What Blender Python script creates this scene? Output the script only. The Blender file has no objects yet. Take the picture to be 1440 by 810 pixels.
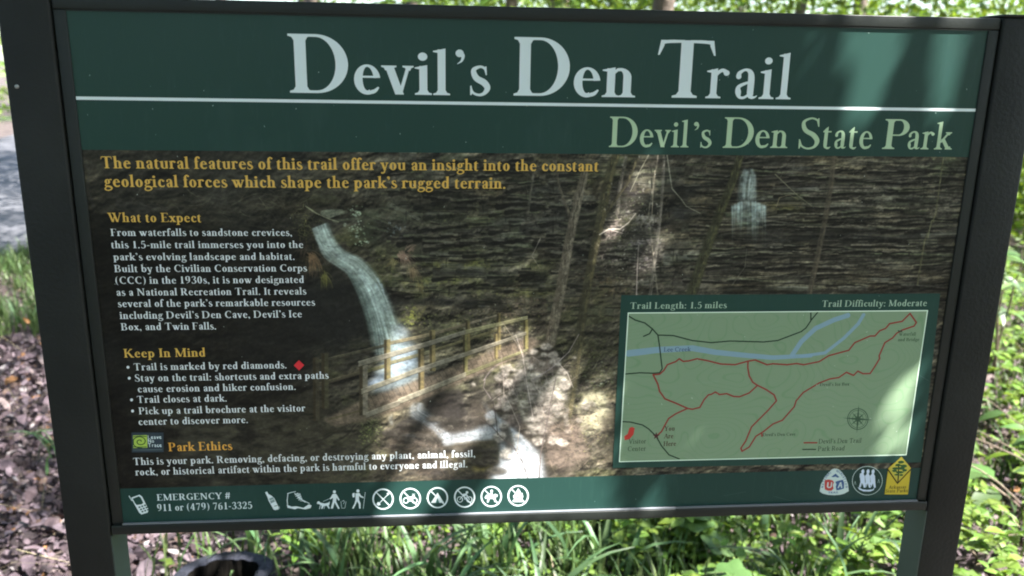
import bpy, math, random, sys
import numpy as np
from mathutils import Matrix, Vector
R = math.radians
sc = bpy.context.scene
COL = sc.collection
# ---------------------------------------------------------------- camera, sky, sun, exposure
cam = bpy.data.cameras.new('camera'); cam_o = bpy.data.objects.new('camera', cam); COL.objects.link(cam_o); sc.camera = cam_o
cam.sensor_width = 36; cam.lens = 36*1176.8/1440; cam.clip_start = .05; cam.clip_end = 600
CAMP = Vector((-0.148068, -1.146593, 1.549525))
RX, RY, RZ = (0.996104, -0.086639, 0.016462), (0.005970, 0.252478, 0.967584), (-0.087986, -0.963716, 0.252012)
cam_o.matrix_world = Matrix(((RX[0], RY[0], RZ[0], CAMP[0]), (RX[1], RY[1], RZ[1], CAMP[1]), (RX[2], RY[2], RZ[2], CAMP[2]), (0, 0, 0, 1)))
cam.dof.use_dof = True; cam.dof.focus_distance = 1.2; cam.dof.aperture_fstop = 5.0
SUN = Vector((.50, -.28, .82)).normalized()             # towards the sun
wd = bpy.data.worlds.new('World'); sc.world = wd; wd.use_nodes = True
nt = wd.node_tree; bg = nt.nodes['Background']; sky = nt.nodes.new('ShaderNodeTexSky'); sky.sky_type = 'NISHITA'; sky.sun_disc = False
sky.sun_elevation = math.asin(SUN.z); sky.sun_rotation = math.atan2(SUN.x, SUN.y)
sky.air_density = 1.; sky.dust_density = 1.2
nt.links.new(sky.outputs[0], bg.inputs[0]); bg.inputs[1].default_value = .085
sl = bpy.data.lights.new('sun', 'SUN'); sl.energy = 5.0; sl.angle = R(.53); sl.color = (1, .965, .92)
so = bpy.data.objects.new('sun', sl); COL.objects.link(so); so.rotation_euler = SUN.to_track_quat('Z', 'Y').to_euler(); so.location = (4, -3, 8)
sc.view_settings.view_transform = 'Standard'; sc.view_settings.look = 'None'; sc.view_settings.exposure = 2.6; sc.view_settings.gamma = 1
sc.render.engine = 'CYCLES'; sc.cycles.use_denoising = True
sc.cycles.filter_width = 1.9
sc.cycles.max_bounces = 8; sc.cycles.diffuse_bounces = 4; sc.cycles.transmission_bounces = 4
# ---------------------------------------------------------------- helpers
def link(o): COL.objects.link(o); return o
def tag(o, label=None, cat=None, group=None, kind=None):
    if label: o['label'] = label
    if cat: o['category'] = cat
    if group: o['group'] = group
    if kind: o['kind'] = kind
    return o
def empty(name, loc, rz=0., parent=None):
    o = link(bpy.data.objects.new(name, None)); o.location = loc; o.rotation_euler = (0, 0, rz); o.empty_display_size = .1
    o.parent = parent; return o
def mesh(name, V, F, mat=None, smooth=False, mats=None, mi=None, uv=None):
    me = bpy.data.meshes.new(name); me.from_pydata([tuple(v) for v in V] if not isinstance(V, np.ndarray) else V.tolist(), [], F if isinstance(F, list) else F.tolist())
    for m in (mats or [mat]): me.materials.append(m)
    if mi is not None: me.polygons.foreach_set('material_index', mi)
    if smooth: me.polygons.foreach_set('use_smooth', [True]*len(me.polygons))
    if uv is not None:
        l = me.uv_layers.new(name='UVMap')
        for k, lp in enumerate(me.loops): l.data[k].uv = uv[lp.vertex_index]
    me.update(); return me
def obj(name, me, parent=None, loc=(0, 0, 0), rot=(0, 0, 0), scale=(1, 1, 1)):
    o = link(bpy.data.objects.new(name, me)); o.parent = parent; o.location = loc; o.rotation_euler = rot; o.scale = scale; return o
def box_bevel(x0, x1, y0, y1, z0, z1, b=.003):
    # box with chamfered vertical and horizontal edges
    import bmesh
    bm = bmesh.new(); bmesh.ops.create_cube(bm, size=1)
    for v in bm.verts: v.co = Vector(((x0+x1)/2+v.co.x*(x1-x0), (y0+y1)/2+v.co.y*(y1-y0), (z0+z1)/2+v.co.z*(z1-z0)))
    if b: bmesh.ops.bevel(bm, geom=bm.edges[:], offset=b, segments=2, affect='EDGES', profile=.6)
    V = [v.co.copy() for v in bm.verts]; bm.verts.index_update(); F = [[v.index for v in f.verts] for f in bm.faces]; bm.free()
    return V, F
def tube(pts, rad, seg=8, cap=True):
    P = np.array(pts, float); n = len(P); rad = np.broadcast_to(np.array(rad, float), (n,)); V = []; F = []
    T = np.gradient(P, axis=0); T /= np.maximum(np.linalg.norm(T, axis=1), 1e-9)[:, None]
    up = np.array([0, 0, 1.]) if abs(T[0][2]) < .9 else np.array([1., 0, 0]); u = np.cross(T[0], up); u /= np.linalg.norm(u)
    for i in range(n):
        u = u-T[i]*(u@T[i]); u /= max(np.linalg.norm(u), 1e-9); v = np.cross(T[i], u)
        for k in range(seg):
            a = 2*math.pi*k/seg; V.append(P[i]+rad[i]*(math.cos(a)*u+math.sin(a)*v))
    for i in range(n-1):
        for k in range(seg): F.append([i*seg+k, i*seg+(k+1) % seg, (i+1)*seg+(k+1) % seg, (i+1)*seg+k])
    if cap: F.append(list(range(seg))[::-1]); F.append([(n-1)*seg+k for k in range(seg)])
    return V, F
def merge(parts):
    V, F = [], []
    for v, f in parts: o = len(V); V += list(v); F += [[i+o for i in q] for q in f]
    return V, F
# ---------------------------------------------------------------- materials
def mat(name, col, rough=.6, spec=.5, noise=0., nscale=20., bump=0., bscale=60., col2=None, island=0., trans=0., tcol=None, metal=0., obj_rand=0., coat=0.):
    m = bpy.data.materials.new(name); m.use_nodes = True; nt = m.node_tree; N = nt.nodes; L = nt.links; b = N['Principled BSDF']
    b.inputs['Roughness'].default_value = rough; b.inputs['Specular IOR Level'].default_value = spec; b.inputs['Metallic'].default_value = metal
    if coat: b.inputs['Coat Weight'].default_value = coat
    tc = N.new('ShaderNodeTexCoord'); out = None
    rgb = N.new('ShaderNodeRGB'); rgb.outputs[0].default_value = (*col, 1); out = rgb.outputs[0]
    if col2 is not None or noise:
        nz = N.new('ShaderNodeTexNoise'); nz.inputs['Scale'].default_value = nscale; nz.inputs['Detail'].default_value = 6; L.new(tc.outputs['Object'], nz.inputs[0])
        rp = N.new('ShaderNodeMapRange'); rp.inputs[1].default_value = .35; rp.inputs[2].default_value = .65; L.new(nz.outputs[0], rp.inputs[0])
        mx = N.new('ShaderNodeMix'); mx.data_type = 'RGBA'; L.new(rp.outputs[0], mx.inputs[0]); L.new(out, mx.inputs[6])
        c2 = col2 or [c*(1+noise) for c in col]; mx.inputs[7].default_value = (*c2, 1); out = mx.outputs[2]
    if island or obj_rand:
        ge = N.new('ShaderNodeNewGeometry') if island else N.new('ShaderNodeObjectInfo'); src = ge.outputs['Random Per Island'] if island else ge.outputs['Random']
        a = island or obj_rand
        hv = N.new('ShaderNodeHueSaturation'); L.new(out, hv.inputs['Color'])
        m1 = N.new('ShaderNodeMapRange'); m1.inputs[3].default_value = 1-a; m1.inputs[4].default_value = 1+a; L.new(src, m1.inputs[0]); L.new(m1.outputs[0], hv.inputs['Value'])
        wn = N.new('ShaderNodeTexWhiteNoise'); wn.noise_dimensions = '1D'; L.new(src, wn.inputs['W'])
        m2 = N.new('ShaderNodeMapRange'); m2.inputs[3].default_value = .5-.045*a; m2.inputs[4].default_value = .5+.045*a; L.new(wn.outputs[0], m2.inputs[0]); L.new(m2.outputs[0], hv.inputs['Hue'])
        out = hv.outputs[0]
    L.new(out, b.inputs['Base Color'])
    if bump:
        bn = N.new('ShaderNodeTexNoise'); bn.inputs['Scale'].default_value = bscale; bn.inputs['Detail'].default_value = 5; L.new(tc.outputs['Object'], bn.inputs[0])
        bp = N.new('ShaderNodeBump'); bp.inputs['Strength'].default_value = bump; bp.inputs['Distance'].default_value = .01; L.new(bn.outputs[0], bp.inputs['Height']); L.new(bp.outputs[0], b.inputs['Normal'])
    if trans:
        tr = N.new('ShaderNodeBsdfTranslucent'); ms = N.new('ShaderNodeMixShader'); ms.inputs[0].default_value = trans
        if tcol:
            g = N.new('ShaderNodeMix'); g.data_type = 'RGBA'; g.blend_type = 'MULTIPLY'; g.inputs[0].default_value = 1; L.new(out, g.inputs[6]); g.inputs[7].default_value = (*tcol, 1); L.new(g.outputs[2], tr.inputs[0])
        else: L.new(out, tr.inputs[0])
        L.new(b.outputs[0], ms.inputs[1]); L.new(tr.outputs[0], ms.inputs[2]); L.new(ms.outputs[0], N['Material Output'].inputs[0])
    return m
# ---------------------------------------------------------------- lettering
# a small serif alphabet drawn as outlines (cap height 100, x-height 66)
class Pen:
    def __init__(s, T=16., t=4., serif=True):
        s.T, s.t, s.serif = T, t, serif
        s.p = []
    def poly(s, pts): s.p.append(np.array(pts, float))
    def cv(s, pts, n=9):
        # smooth brush stroke through (x, y, width)
        P = np.array(pts, float)
        if len(P) > 2:
            Q = np.vstack([2*P[0]-P[1], P, 2*P[-1]-P[-2]])
            out = []
            for i in range(1, len(Q)-2):
                a, b, c, d = Q[i-1], Q[i], Q[i+1], Q[i+2]
                for u in np.linspace(0, 1, n, endpoint=False):
                    out.append(.5*((2*b)+(c-a)*u+(2*a-5*b+4*c-d)*u*u+(3*b-a-3*c+d)*u**3))
            out.append(P[-1]); P = np.array(out)
        d = np.gradient(P[:, :2], axis=0); d /= np.maximum(np.hypot(d[:, 0], d[:, 1]), 1e-6)[:, None]
        nrm = np.stack([-d[:, 1], d[:, 0]], 1)*np.maximum(P[:, 2:3], .5)/2
        L, R = P[:, :2]+nrm, P[:, :2]-nrm
        for i in range(len(P)-1): s.p.append(np.array([L[i], L[i+1], R[i+1], R[i]]))
        # round joints on tight bends
        for i in range(1, len(P)-1, 2): s.dot(P[i, 0], P[i, 1], P[i, 2]/2*.88, 8)
    def dot(s, x, y, r, n=18, ry=None):
        a = np.linspace(0, 2*np.pi, n, endpoint=False); s.p.append(np.stack([x+r*np.cos(a), y+(ry or r)*np.sin(a)], 1))
    def dg(s, x0, y0, x1, y1, w):
        h = w/2*np.hypot(x1-x0, y1-y0)/max(abs(y1-y0), 1e-6)
        s.poly([(x0-h, y0), (x1-h, y1), (x1+h, y1), (x0+h, y0)])
    def sf(s, x, y, w, d=1, l=9., r=9.):
        # bracketed serif, d=1 foot, d=-1 head, stem centred on x
        if not s.serif: return
        h, b = s.t*.8+.6, 7.
        s.poly([(x-w/2-l, y), (x-w/2-l, y+d*h*.8), (x-w/2-l*.35, y+d*h*1.25), (x-w/2, y+d*(h+b)), (x+w/2, y+d*(h+b)),
                (x+w/2+r*.35, y+d*h*1.25), (x+w/2+r, y+d*h*.8), (x+w/2+r, y)])
    def st(s, x, y0=0, y1=100, w=None, f=1, h=1, l=9., r=9.):
        w = w or s.T
        s.poly([(x-w/2, y0), (x-w/2, y1), (x+w/2, y1), (x+w/2, y0)])
        if f: s.sf(x, y0, w, 1, l, r)
        if h == 1: s.sf(x, y1, w, -1, l, r)
        if h == 2 and s.serif:
            s.poly([(x+w/2, y1), (x+w/2, y1+2.5), (x-w/2-9, y1-3.5), (x-w/2-9, y1-6), (x-w/2, y1-8), (x-w/2, y1-14)])
    def arc(s, cx, cy, rx, ry, w, t, a0, a1, t2=None):
        # part of an oval bowl: outer oval less a narrower inner one; t top weight, t2 bottom weight
        A = np.radians(np.linspace(a0, a1, max(int(abs(a1-a0)/7), 4)+1)); q = []
        for a in A:
            c, n = np.cos(a), np.sin(a); tt = t if n > 0 else (t2 or t)
            q.append(((cx+rx*c, cy+ry*n), (cx+(rx-w)*c, cy+(ry-tt)*n)))
        for i in range(len(q)-1): s.p.append(np.array([q[i][0], q[i+1][0], q[i+1][1], q[i][1]]))
    def ring(s, cx, cy, rx, ry, w, t, tilt=0.):
        # oval bowl: heavy sides, light top and bottom
        a = np.linspace(0, 2*np.pi, 41)
        for i in range(40):
            q = []
            for k, o in ((i, 0), (i+1, 0), (i+1, 1), (i, 1)):
                c, n = np.cos(a[k]), np.sin(a[k])
                X, Y = cx+(rx-o*w)*c, cy+(ry-o*t)*n
                if o: X += tilt*n; 
                q.append((X, Y))
            s.p.append(np.array(q))

def glyph(c, T, t, serif):
    P = Pen(T, t, serif); cv, st, dg, sf, dot, poly, ring = P.cv, P.st, P.dg, P.sf, P.dot, P.poly, P.ring
    w = T*.94; H = 104; X = 66; k = t; a = 50.
    arc = P.arc; bar = lambda x0, x1, y, h=None: poly([(x0, y), (x0, y+(h or k)), (x1, y+(h or k)), (x1, y)])
    if c == 'A': dg(12, 0, 42, 99, k*1.5); dg(76, 0, 44, 101, T); bar(24, 64, 33); sf(12, 0, k*1.5, 1, 9, 9); sf(76, 0, T, 1, 9, 8); a = 88
    elif c == 'B':
        st(19); bar(12, 42, 100-k); bar(12, 46, 51-k/2); bar(12, 46, 0)
        arc(42, 75.5, 25, 24.5, T*.95, k, -90, 90); arc(45, 26.5, 29, 26.5, T, k, -90, 90); a = 82
    elif c in 'CG':
        arc(52, 50, 45, 51.5, T*1.02, k*1.2, 52, 308 if c == 'C' else 318, k*1.6)
        if serif: poly([(74, 99), (77.5, 99), (78.5, 68), (75, 68), (70, 86)])
        if c == 'C':
            if serif: pass
        else:
            st(73, 4, 44, f=0, l=9, r=8)
        a = 86 if c == 'C' else 92
    elif c == 'D':
        st(20); bar(12, 46, 100-k); bar(12, 46, 0)
        arc(44, 50, 49, 50, T*1.08, k, -90, 90); a = 101
    elif c in 'EF':
        st(19, r=4 if c == 'E' else 9); bar(12, 62, 100-k); bar(20, 50, 50)
        if serif:
            poly([(60, 100), (66, 100), (66.5, 76), (64, 76), (58, 96)]); poly([(49, 63), (51.5, 63), (51.5, 41), (49, 41), (46, 52)])
        if c == 'E':
            bar(12, 64, 0)
            if serif: poly([(60, 0), (68, 0), (72, 27), (69, 27), (60, 4)])
        a = 74 if c == 'E' else 70
    elif c == 'H': st(20); st(76); bar(20, 76, 50); a = 96
    elif c == 'I': st(21); a = 42
    elif c == 'K':
        st(20); dg(28, 42, 72, 99, k*1.6); dg(78, 1, 42, 60, T); sf(72, 100, k*1.6, -1, 8, 8); sf(79, 0, T, 1, 8, 9); a = 94
    elif c == 'L':
        st(20, r=4); bar(12, 62, 0)
        if serif: poly([(58, 0), (65, 0), (70, 30), (67, 30), (58, 4)])
        a = 72
    elif c == 'M': dg(17, 0, 19, 100, k*1.5); dg(17, 100, 54, 4, T); dg(54, 4, 91, 100, k*1.2); st(93); sf(17, 0, k*1.5, 1, 9, 9); sf(14, 100, k, -1, 8, 6); a = 114
    elif c == 'N': st(20, w=k*1.5, h=0); dg(21, 99, 80, 2, T); st(80, w=k*1.5, f=0); sf(18, 100, T*.8, -1, 8, 2); a = 98
    elif c == 'O': ring(49, 50, 40, 51.5, T, k*1.1); a = 98
    elif c in 'PR':
        st(20); bar(12, 44, 100-k)
        arc(43, 72, 28, 28, T, k, -90, 90); bar(20, 44, 44); a = 78
        if c == 'R': cv([(40, 48, T*.7), (50, 38, T*.95), (64, 14, T), (74, 4, T*.6), (86, 3, 2)]); a = 88
    elif c == 'S':
        cv([(57, 78, 2), (54, 92, k*1.1), (38, 99.5, k*1.2), (19, 90, T*.6), (15+w*.2, 74, T*.8), (26, 58, T*.95), (46, 45, T*1.05), (59-w*.1, 26, T*.95), (52, 7, T*.6), (34, .5, k*1.2), (17, 9, k*1.1), (11, 28, 2)])
        if serif: poly([(55, 100), (58, 100), (60, 72), (57, 72), (52, 90)]); poly([(9, 0), (12, 0), (15, 10), (11, 31), (8, 31)])
        a = 69
    elif c == 'T':
        st(44, h=0); bar(8, 80, 100-k)
        if serif: poly([(7, 100), (13, 100), (12, 90), (6, 74), (3.5, 74)]); poly([(81, 100), (75, 100), (76, 90), (82, 74), (84.5, 74)])
        cv([(8, 92, 2), (16, 97, k*1.2), (40, 98, k)]); cv([(80, 92, 2), (72, 97, k*1.2), (48, 98, k)]); a = 88
    elif c == 'U':
        st(22, 30, 100, f=0); st(78, 30, 100, w=k*1.4, f=0)
        arc(50, 33, 28+T/2, 34, T, k*1.4, 180, 270); arc(50, 33, 28+k*.7, 34, k*1.4, k*1.4, 270, 360); a = 96
    elif c == 'V': dg(14, 99, 46, 0, T); dg(76, 99, 47, 0, k*1.5); sf(14, 100, T, -1, 9, 8); sf(76, 100, k*1.5, -1, 9, 8); a = 88
    elif c == 'W':
        dg(14, 99, 42, 0, T); dg(64, 86, 43, 0, k*1.4); dg(54, 99, 82, 0, T); dg(112, 99, 83, 0, k*1.4)
        sf(14, 100, T, -1, 9, 8); sf(54, 100, T, -1, 9, 8); sf(112, 100, k*1.4, -1, 9, 8); a = 124
    elif c == 'Y': dg(15, 99, 44, 44, T); dg(74, 99, 45, 44, k*1.5); st(44, 0, 48, h=0); sf(15, 100, T, -1, 9, 8); sf(74, 100, k*1.5, -1, 9, 8); a = 86
    # ---- small letters
    elif c == 'a':
        cv([(15, 50, T*.8), (17, 59, T*.6), (28, 66, k*1.2), (38, 62, T*.7), (42, 48, w), (42, 12, w), (45, 4, T*.6), (52, 4, k), (57, 8, 1.5)])
        dot(15.5, 50, T*.38)
        cv([(42, 39, k), (30, 35, k*1.4), (17, 27, T*.6), (14+w*.2, 15, T*.85), (20, 4, T*.5), (30, 3, k*1.3), (42, 13, k)]); a = 58
    elif c in 'bdpq':
        cx, fl = 36, 1
        if c == 'b': st(16, 4, H, w=w, f=0, h=2); arc(35, 33, 27, 34.5, T, k*1.5, -142, 150); a = 66
        elif c == 'p': st(16, -30, X, w=w, f=1, h=2); arc(35, 33, 27, 34.5, T, k*1.5, -150, 150); a = 66
        else:
            st(49, 0 if c == 'd' else -30, H if c == 'd' else X, w=w, f=c == 'q', h=2 if c == 'd' else 0)
            if c == 'd' and serif: poly([(49, 0), (49, 8), (60, 4.5), (60, 2.5), (55, 2)])
            arc(31, 33, 26, 34.5, T, k*1.5, 32, 322); a = 65
    elif c in 'ceo':
        if c == 'o': ring(31, 33, 26, 34.5, T, k*1.15); a = 62
        elif c == 'e':
            bar(12, 50, 37, k)
            arc(31, 33, 26, 34.5, T*.8, k*1.2, 7, 90); arc(31, 33, 26, 34.5, T, k*1.2, 90, 295, k*2.1); cv([(39, 4.6, k*2), (46, 8, k*1.7), (53, 16, k*.8)]); a = 59
        else:
            arc(31, 33, 25, 34.5, T, k*1.2, 48, 295, k*2.1); cv([(39, 4.6, k*2), (46, 8, k*1.7), (52, 16, k*.8)]); dot(44.5, 53, T*.46); a = 56
    elif c == 'f':
        st(17, 0, 84, w=w, h=0); bar(4, 34, 60, k*1.1)
        cv([(17, 78, w), (19, 92, T*.8), (29, 102, k*1.7), (38, 98, T*.6), (40, 94, T*.6)]); dot(39.5, 94, T*.42); a = 37
    elif c == 'g':
        ring(27, 45, 20, 21.5, T*.85, k*1.1)
        cv([(40, 60, k), (48, 63, k*1.4), (54, 62, k*2)]); dot(54, 62, T*.3)
        cv([(20, 26, k), (12, 18, k*1.3), (12, 9, T*.5), (24, 6, T*.75), (42, 3, T*.85), (53, -8, T*.75), (48, -22, T*.55), (28, -30, k*1.5), (10, -24, T*.55), (7, -14, T*.6), (14, -3, k*1.3), (22, 2, k)]); a = 58
    elif c in 'hnm':
        st(16, 0, H if c == 'h' else X, w=w, h=2)
        arc(34, 45, 14+w/2, 22, w, T*.42, 0, 110); cv([(18, 49, k), (24, 58, k*1.3), (31, 64.5, T*.4)]); st(48, 0, 46, w=w, h=0); a = 66
        if c == 'm': arc(66, 45, 14+w/2, 22, w, T*.42, 0, 110); cv([(50, 49, k), (56, 58, k*1.3), (63, 64.5, T*.4)]); st(80, 0, 46, w=w, h=0); a = 98
    elif c == 'i': st(16, 0, X, w=w, h=2); dot(15, 87, T*.56); a = 34
    elif c == 'j': st(16, -10, X, w=w, f=0, h=2); dot(15, 87, T*.56); cv([(16, -8, w), (12, -26, T*.6), (0, -30, k*1.4)]); a = 34
    elif c == 'k': st(16, 0, H, w=w, h=2); dg(22, 26, 50, 64, k*1.5); dg(54, 1, 30, 40, T*.95); sf(50, X, k*1.6, -1, 8, 8); sf(55, 0, T*.9, 1, 7, 8); a = 66
    elif c == 'l': st(16, 0, H, w=w, h=2); a = 34
    elif c == 'r': st(16, 0, X, w=w, h=2); cv([(16, 44, k), (22, 57, k*1.6), (32, 64, T*.55), (40, 60, T*.7)]); dot(41, 58, T*.44); a = 49
    elif c == 's':
        cv([(37, 50, 1.5), (34, 61, k*1.1), (25, 65, k*1.3), (13, 59, T*.6), (10+w*.2, 49, T*.75), (19, 38, T*.9), (33, 29, T*.95), (40, 17, T*.8), (34, 5, T*.55), (23, .8, k*1.3), (11, 6, k*1.1), (7, 19, 1.5)])
        if serif: poly([(35, 66), (38, 66), (39, 46), (36.5, 46), (33, 60)]); poly([(5, 0), (8, 0), (11, 7), (8, 22), (5, 22)])
        a = 47
    elif c == 't':
        cv([(17, 66, w), (17, 14, w), (21, 4, T*.6), (30, 1.5, k*1.6), (39, 7, 1.5)]); bar(4, 37, 61, k*1.1)
        poly([(17-w/2, 64), (17+w/2, 64), (17+w/2, 84), (14, 76), (4, 65), (4, 61)]); a = 41
    elif c == 'u':
        st(16, 21, 62, w=w, f=0, h=0); arc(30, 22, 14+w/2, 23, w, T*.42, 180, 290); cv([(33, 2, T*.4), (40, 7, k*1.3), (48, 17, k)]); st(49, 2, X, w=w, f=0, h=2)
        if serif: poly([(7-w/2+9-9, 62), (16+w/2, 66), (16+w/2, 60), (16-w/2, 52), (16-w/2-9, 59), (16-w/2-9, 62)]); poly([(49, 0), (49, 8), (60, 4.5), (60, 2.5), (55, 2)])
        a = 65
    elif c == 'v': dg(13, 65, 33, 0, T*.98); dg(51, 65, 34, 0, k*1.5); sf(13, X, T*.9, -1, 8, 7); sf(51, X, k*1.5, -1, 8, 7); a = 62
    elif c == 'w': dg(13, 65, 32, 0, T*.95); dg(46, 60, 33, 0, k*1.4); dg(42, 65, 61, 0, T*.95); dg(80, 65, 62, 0, k*1.4); sf(13, X, T*.9, -1, 8, 7); sf(42, X, T*.9, -1, 8, 7); sf(80, X, k*1.4, -1, 8, 7); a = 91
    elif c == 'x': dg(13, 65, 47, 0, T); dg(47, 65, 12, 0, k*1.5); sf(13, X, T*.9, -1, 7, 7); sf(47, X, k*1.5, -1, 8, 7); sf(47, 0, T*.9, 1, 7, 8); sf(12, 0, k*1.5, 1, 8, 7); a = 60
    elif c == 'y': dg(13, 65, 34, 0, T*.98); cv([(51, 64, k*1.5), (35, 4, k*1.5), (27, -20, k*1.8), (16, -28, T*.55), (10, -24, T*.6)]); dot(11, -24, T*.42); sf(13, X, T*.9, -1, 8, 7); sf(51, X, k*1.5, -1, 8, 7); a = 62
    elif c == 'z': dg(46, 64, 11, 2, T*.9); bar(8, 48, X-k*1.5, k*1.5); bar(8, 50, 0, k*1.5); a = 56
    # ---- figures and points
    elif c == '0': ring(34, 50, 27, 51, T*.95, k*1.2); a = 68
    elif c == '1': st(32, 0, 100, h=0, l=12, r=12); poly([(32, 101), (32, 88), (18, 86), (18, 89), (26, 92)]); a = 60
    elif c == '2': cv([(14, 74, T*.6), (17, 90, T*.5), (33, 99, k*1.5), (49, 90, T*.75), (52, 70, T), (40, 42, T*.6), (12, 8, k*1.6)]); bar(10, 56, 0, T*.75); dg(57, 28, 54, 2, k*1.2); a = 66
    elif c == '3': cv([(14, 82, T*.6), (20, 94, T*.45), (34, 99, k*1.5), (47, 92, T*.75), (49, 76, T*.9), (42, 60, T*.5), (28, 53, k)]); cv([(28, 53, k*1.3), (46, 47, T*.6), (54, 28, T), (46, 7, T*.6), (28, .8, k*1.4), (14, 6, T*.5), (11, 18, T*.6)]); a = 64
    elif c == '4': dg(8, 27, 42, 98, k*1.5); bar(6, 60, 24, k*1.6); st(43, 0, 99, h=0); a = 68
    elif c == '5': bar(19, 52, 88, T*.75); dg(17, 56, 20, 96, k*1.3); cv([(17, 54, k), (30, 61, T*.4), (45, 56, T*.7), (53, 34, T), (46, 10, T*.7), (30, .8, k*1.5), (15, 6, T*.5), (11, 17, T*.55)]); a = 64
    elif c in '69':
        L = [(52, 96, k), (34, 88, T*.4), (17, 66, T*.75), (11+w*.3, 36, T), (17, 10, T*.75), (34, .5, k*1.3), (50, 10, T*.75), (55-w*.2, 30, T), (48, 52, T*.7), (34, 58, k*1.3), (20, 50, k)]
        if c == '9': L = [(68-x, 100-y, q) for x, y, q in L]
        cv(L); a = 68
    elif c == '7': poly([(9, 100), (58, 100), (58, 94), (34, 0), (21, 0), (48, 86), (14, 86), (11, 74), (8, 74)]); a = 64
    elif c == '8': ring(33, 76, 20, 24, T*.8, k*1.3); ring(33, 27, 25, 28, T*.95, k*1.3); a = 66
    elif c == '.': dot(13, 6.5, T*.46+1); a = 28
    elif c == ':': dot(14, 6.5, T*.46+1); dot(14, 56, T*.46+1); a = 31
    elif c in ",'":
        y = 6 if c == ',' else 92
        dot(13, y, T*.5+1); cv([(15, y, T*.8), (20, y-6, T*.5), (17, y-17, k), (8, y-24, 1.5)]); a = 29
    elif c == '-': bar(7, 35, 30, T*.65); a = 42
    elif c in '()':
        L = [(36, 108, 2), (20, 84, T*.5), (14, 44, T*.8), (20, 4, T*.5), (36, -22, 2)]
        if c == ')': L = [(44-x, y, q) for x, y, q in L]
        cv(L); a = 44
    elif c == '#': dg(16, 0, 30, 100, k*2); dg(42, 0, 56, 100, k*2); bar(6, 64, 64, k*2); bar(4, 62, 30, k*2); a = 72
    elif c == '/': dg(6, -10, 40, 104, k*2); a = 46
    elif c == ' ': a = 30
    return a, P.p

def fill(polys, h, w):
    # area-sampled union of simple polygons given in pixels (x right, y down); 4x4 samples
    S = 4; M = np.zeros((h*S, w*S), bool)
    for P in polys:
        P = np.asarray(P, float)*S
        y0, y1 = max(int(np.floor(P[:, 1].min())), 0), min(int(np.ceil(P[:, 1].max())), h*S-1)
        x0, x1 = max(int(np.floor(P[:, 0].min())), 0), min(int(np.ceil(P[:, 0].max()))+1, w*S)
        if y1 < y0 or x1 <= x0: continue
        ys = np.arange(y0, y1+1)+.5; xs = np.arange(x0, x1)+.5
        Q = np.roll(P, -1, 0); m = np.zeros((len(ys), len(xs)), bool)
        for (ax, ay), (bx, by) in zip(P, Q):
            if ay == by: continue
            r = (ys >= min(ay, by)) & (ys < max(ay, by))
            if not r.any(): continue
            xc = ax+(ys[r]-ay)*(bx-ax)/(by-ay)
            m[r] ^= xs[None, :] > xc[:, None]
        M[y0:y1+1, x0:x1] |= m
    return M.reshape(h, S, w, S).mean((1, 3)).astype(np.float32)
# ---------------------------------------------------------------- the printed panel, painted in code
TW, TH = 2560, 1507
QUAD = [(93, 13), (1389, 42), (1288, 703), (174, 736)]   # panel corners as photographed: places the print on the panel
def homography(src, dst):
    A = []
    for (x, y), (u, v) in zip(src, dst):
        A.append([x, y, 1, 0, 0, 0, -u*x, -u*y, -u]); A.append([0, 0, 0, x, y, 1, -v*x, -v*y, -v])
    return np.linalg.svd(np.array(A, float))[2][-1].reshape(3, 3)
HI = homography(QUAD, [(0, 0), (TW, 0), (TW, TH), (0, TH)])
def PT(x, y):
    q = HI @ np.array([x, y, 1.]); return q[:2]/q[2]
def PTS(pts, s=1.): return np.array([PT(x, y) for x, y in pts])*s

def vnoise(h, w, sx, sy, seed, octs=4, gain=.55):
    r = np.random.default_rng(seed); out = np.zeros((h, w), np.float32); amp = 1.; tot = 0.
    for o in range(octs):
        gx, gy = max(int(w/sx), 1)+3, max(int(h/sy), 1)+3
        g = r.random((gy, gx)).astype(np.float32)
        X = np.linspace(0, gx-2.001, w); Y = np.linspace(0, gy-2.001, h)
        xi, yi = X.astype(int), Y.astype(int); fx, fy = X-xi, Y-yi
        fx = (fx*fx*(3-2*fx)).astype(np.float32); fy = (fy*fy*(3-2*fy)).astype(np.float32)[:, None]
        a = g[yi][:, xi]*(1-fx)+g[yi][:, xi+1]*fx; b = g[yi+1][:, xi]*(1-fx)+g[yi+1][:, xi+1]*fx
        out += amp*(a*(1-fy)+b*fy); tot += amp; amp *= gain; sx = max(sx/2, 1.2); sy = max(sy/2, 1.2)
    return out/tot
def blur(m, r):
    r = int(r)
    if r < 1: return m
    for _ in range(2):
        for ax in (0, 1):
            p = np.concatenate([np.repeat(m.take([0], ax), r+1, ax), m, np.repeat(m.take([-1], ax), r, ax)], ax)
            c = np.cumsum(p, ax, dtype=np.float64); n = m.shape[ax]
            m = ((c.take(range(2*r+1, 2*r+1+n), ax)-c.take(range(0, n), ax))/(2*r+1)).astype(np.float32)
    return m
def ss(a, b, x): t = np.clip((x-a)/(b-a), 0, 1); return t*t*(3-2*t)
def mix(img, col, m): img += (np.asarray(col, np.float32)-img)*m[..., None]

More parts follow.
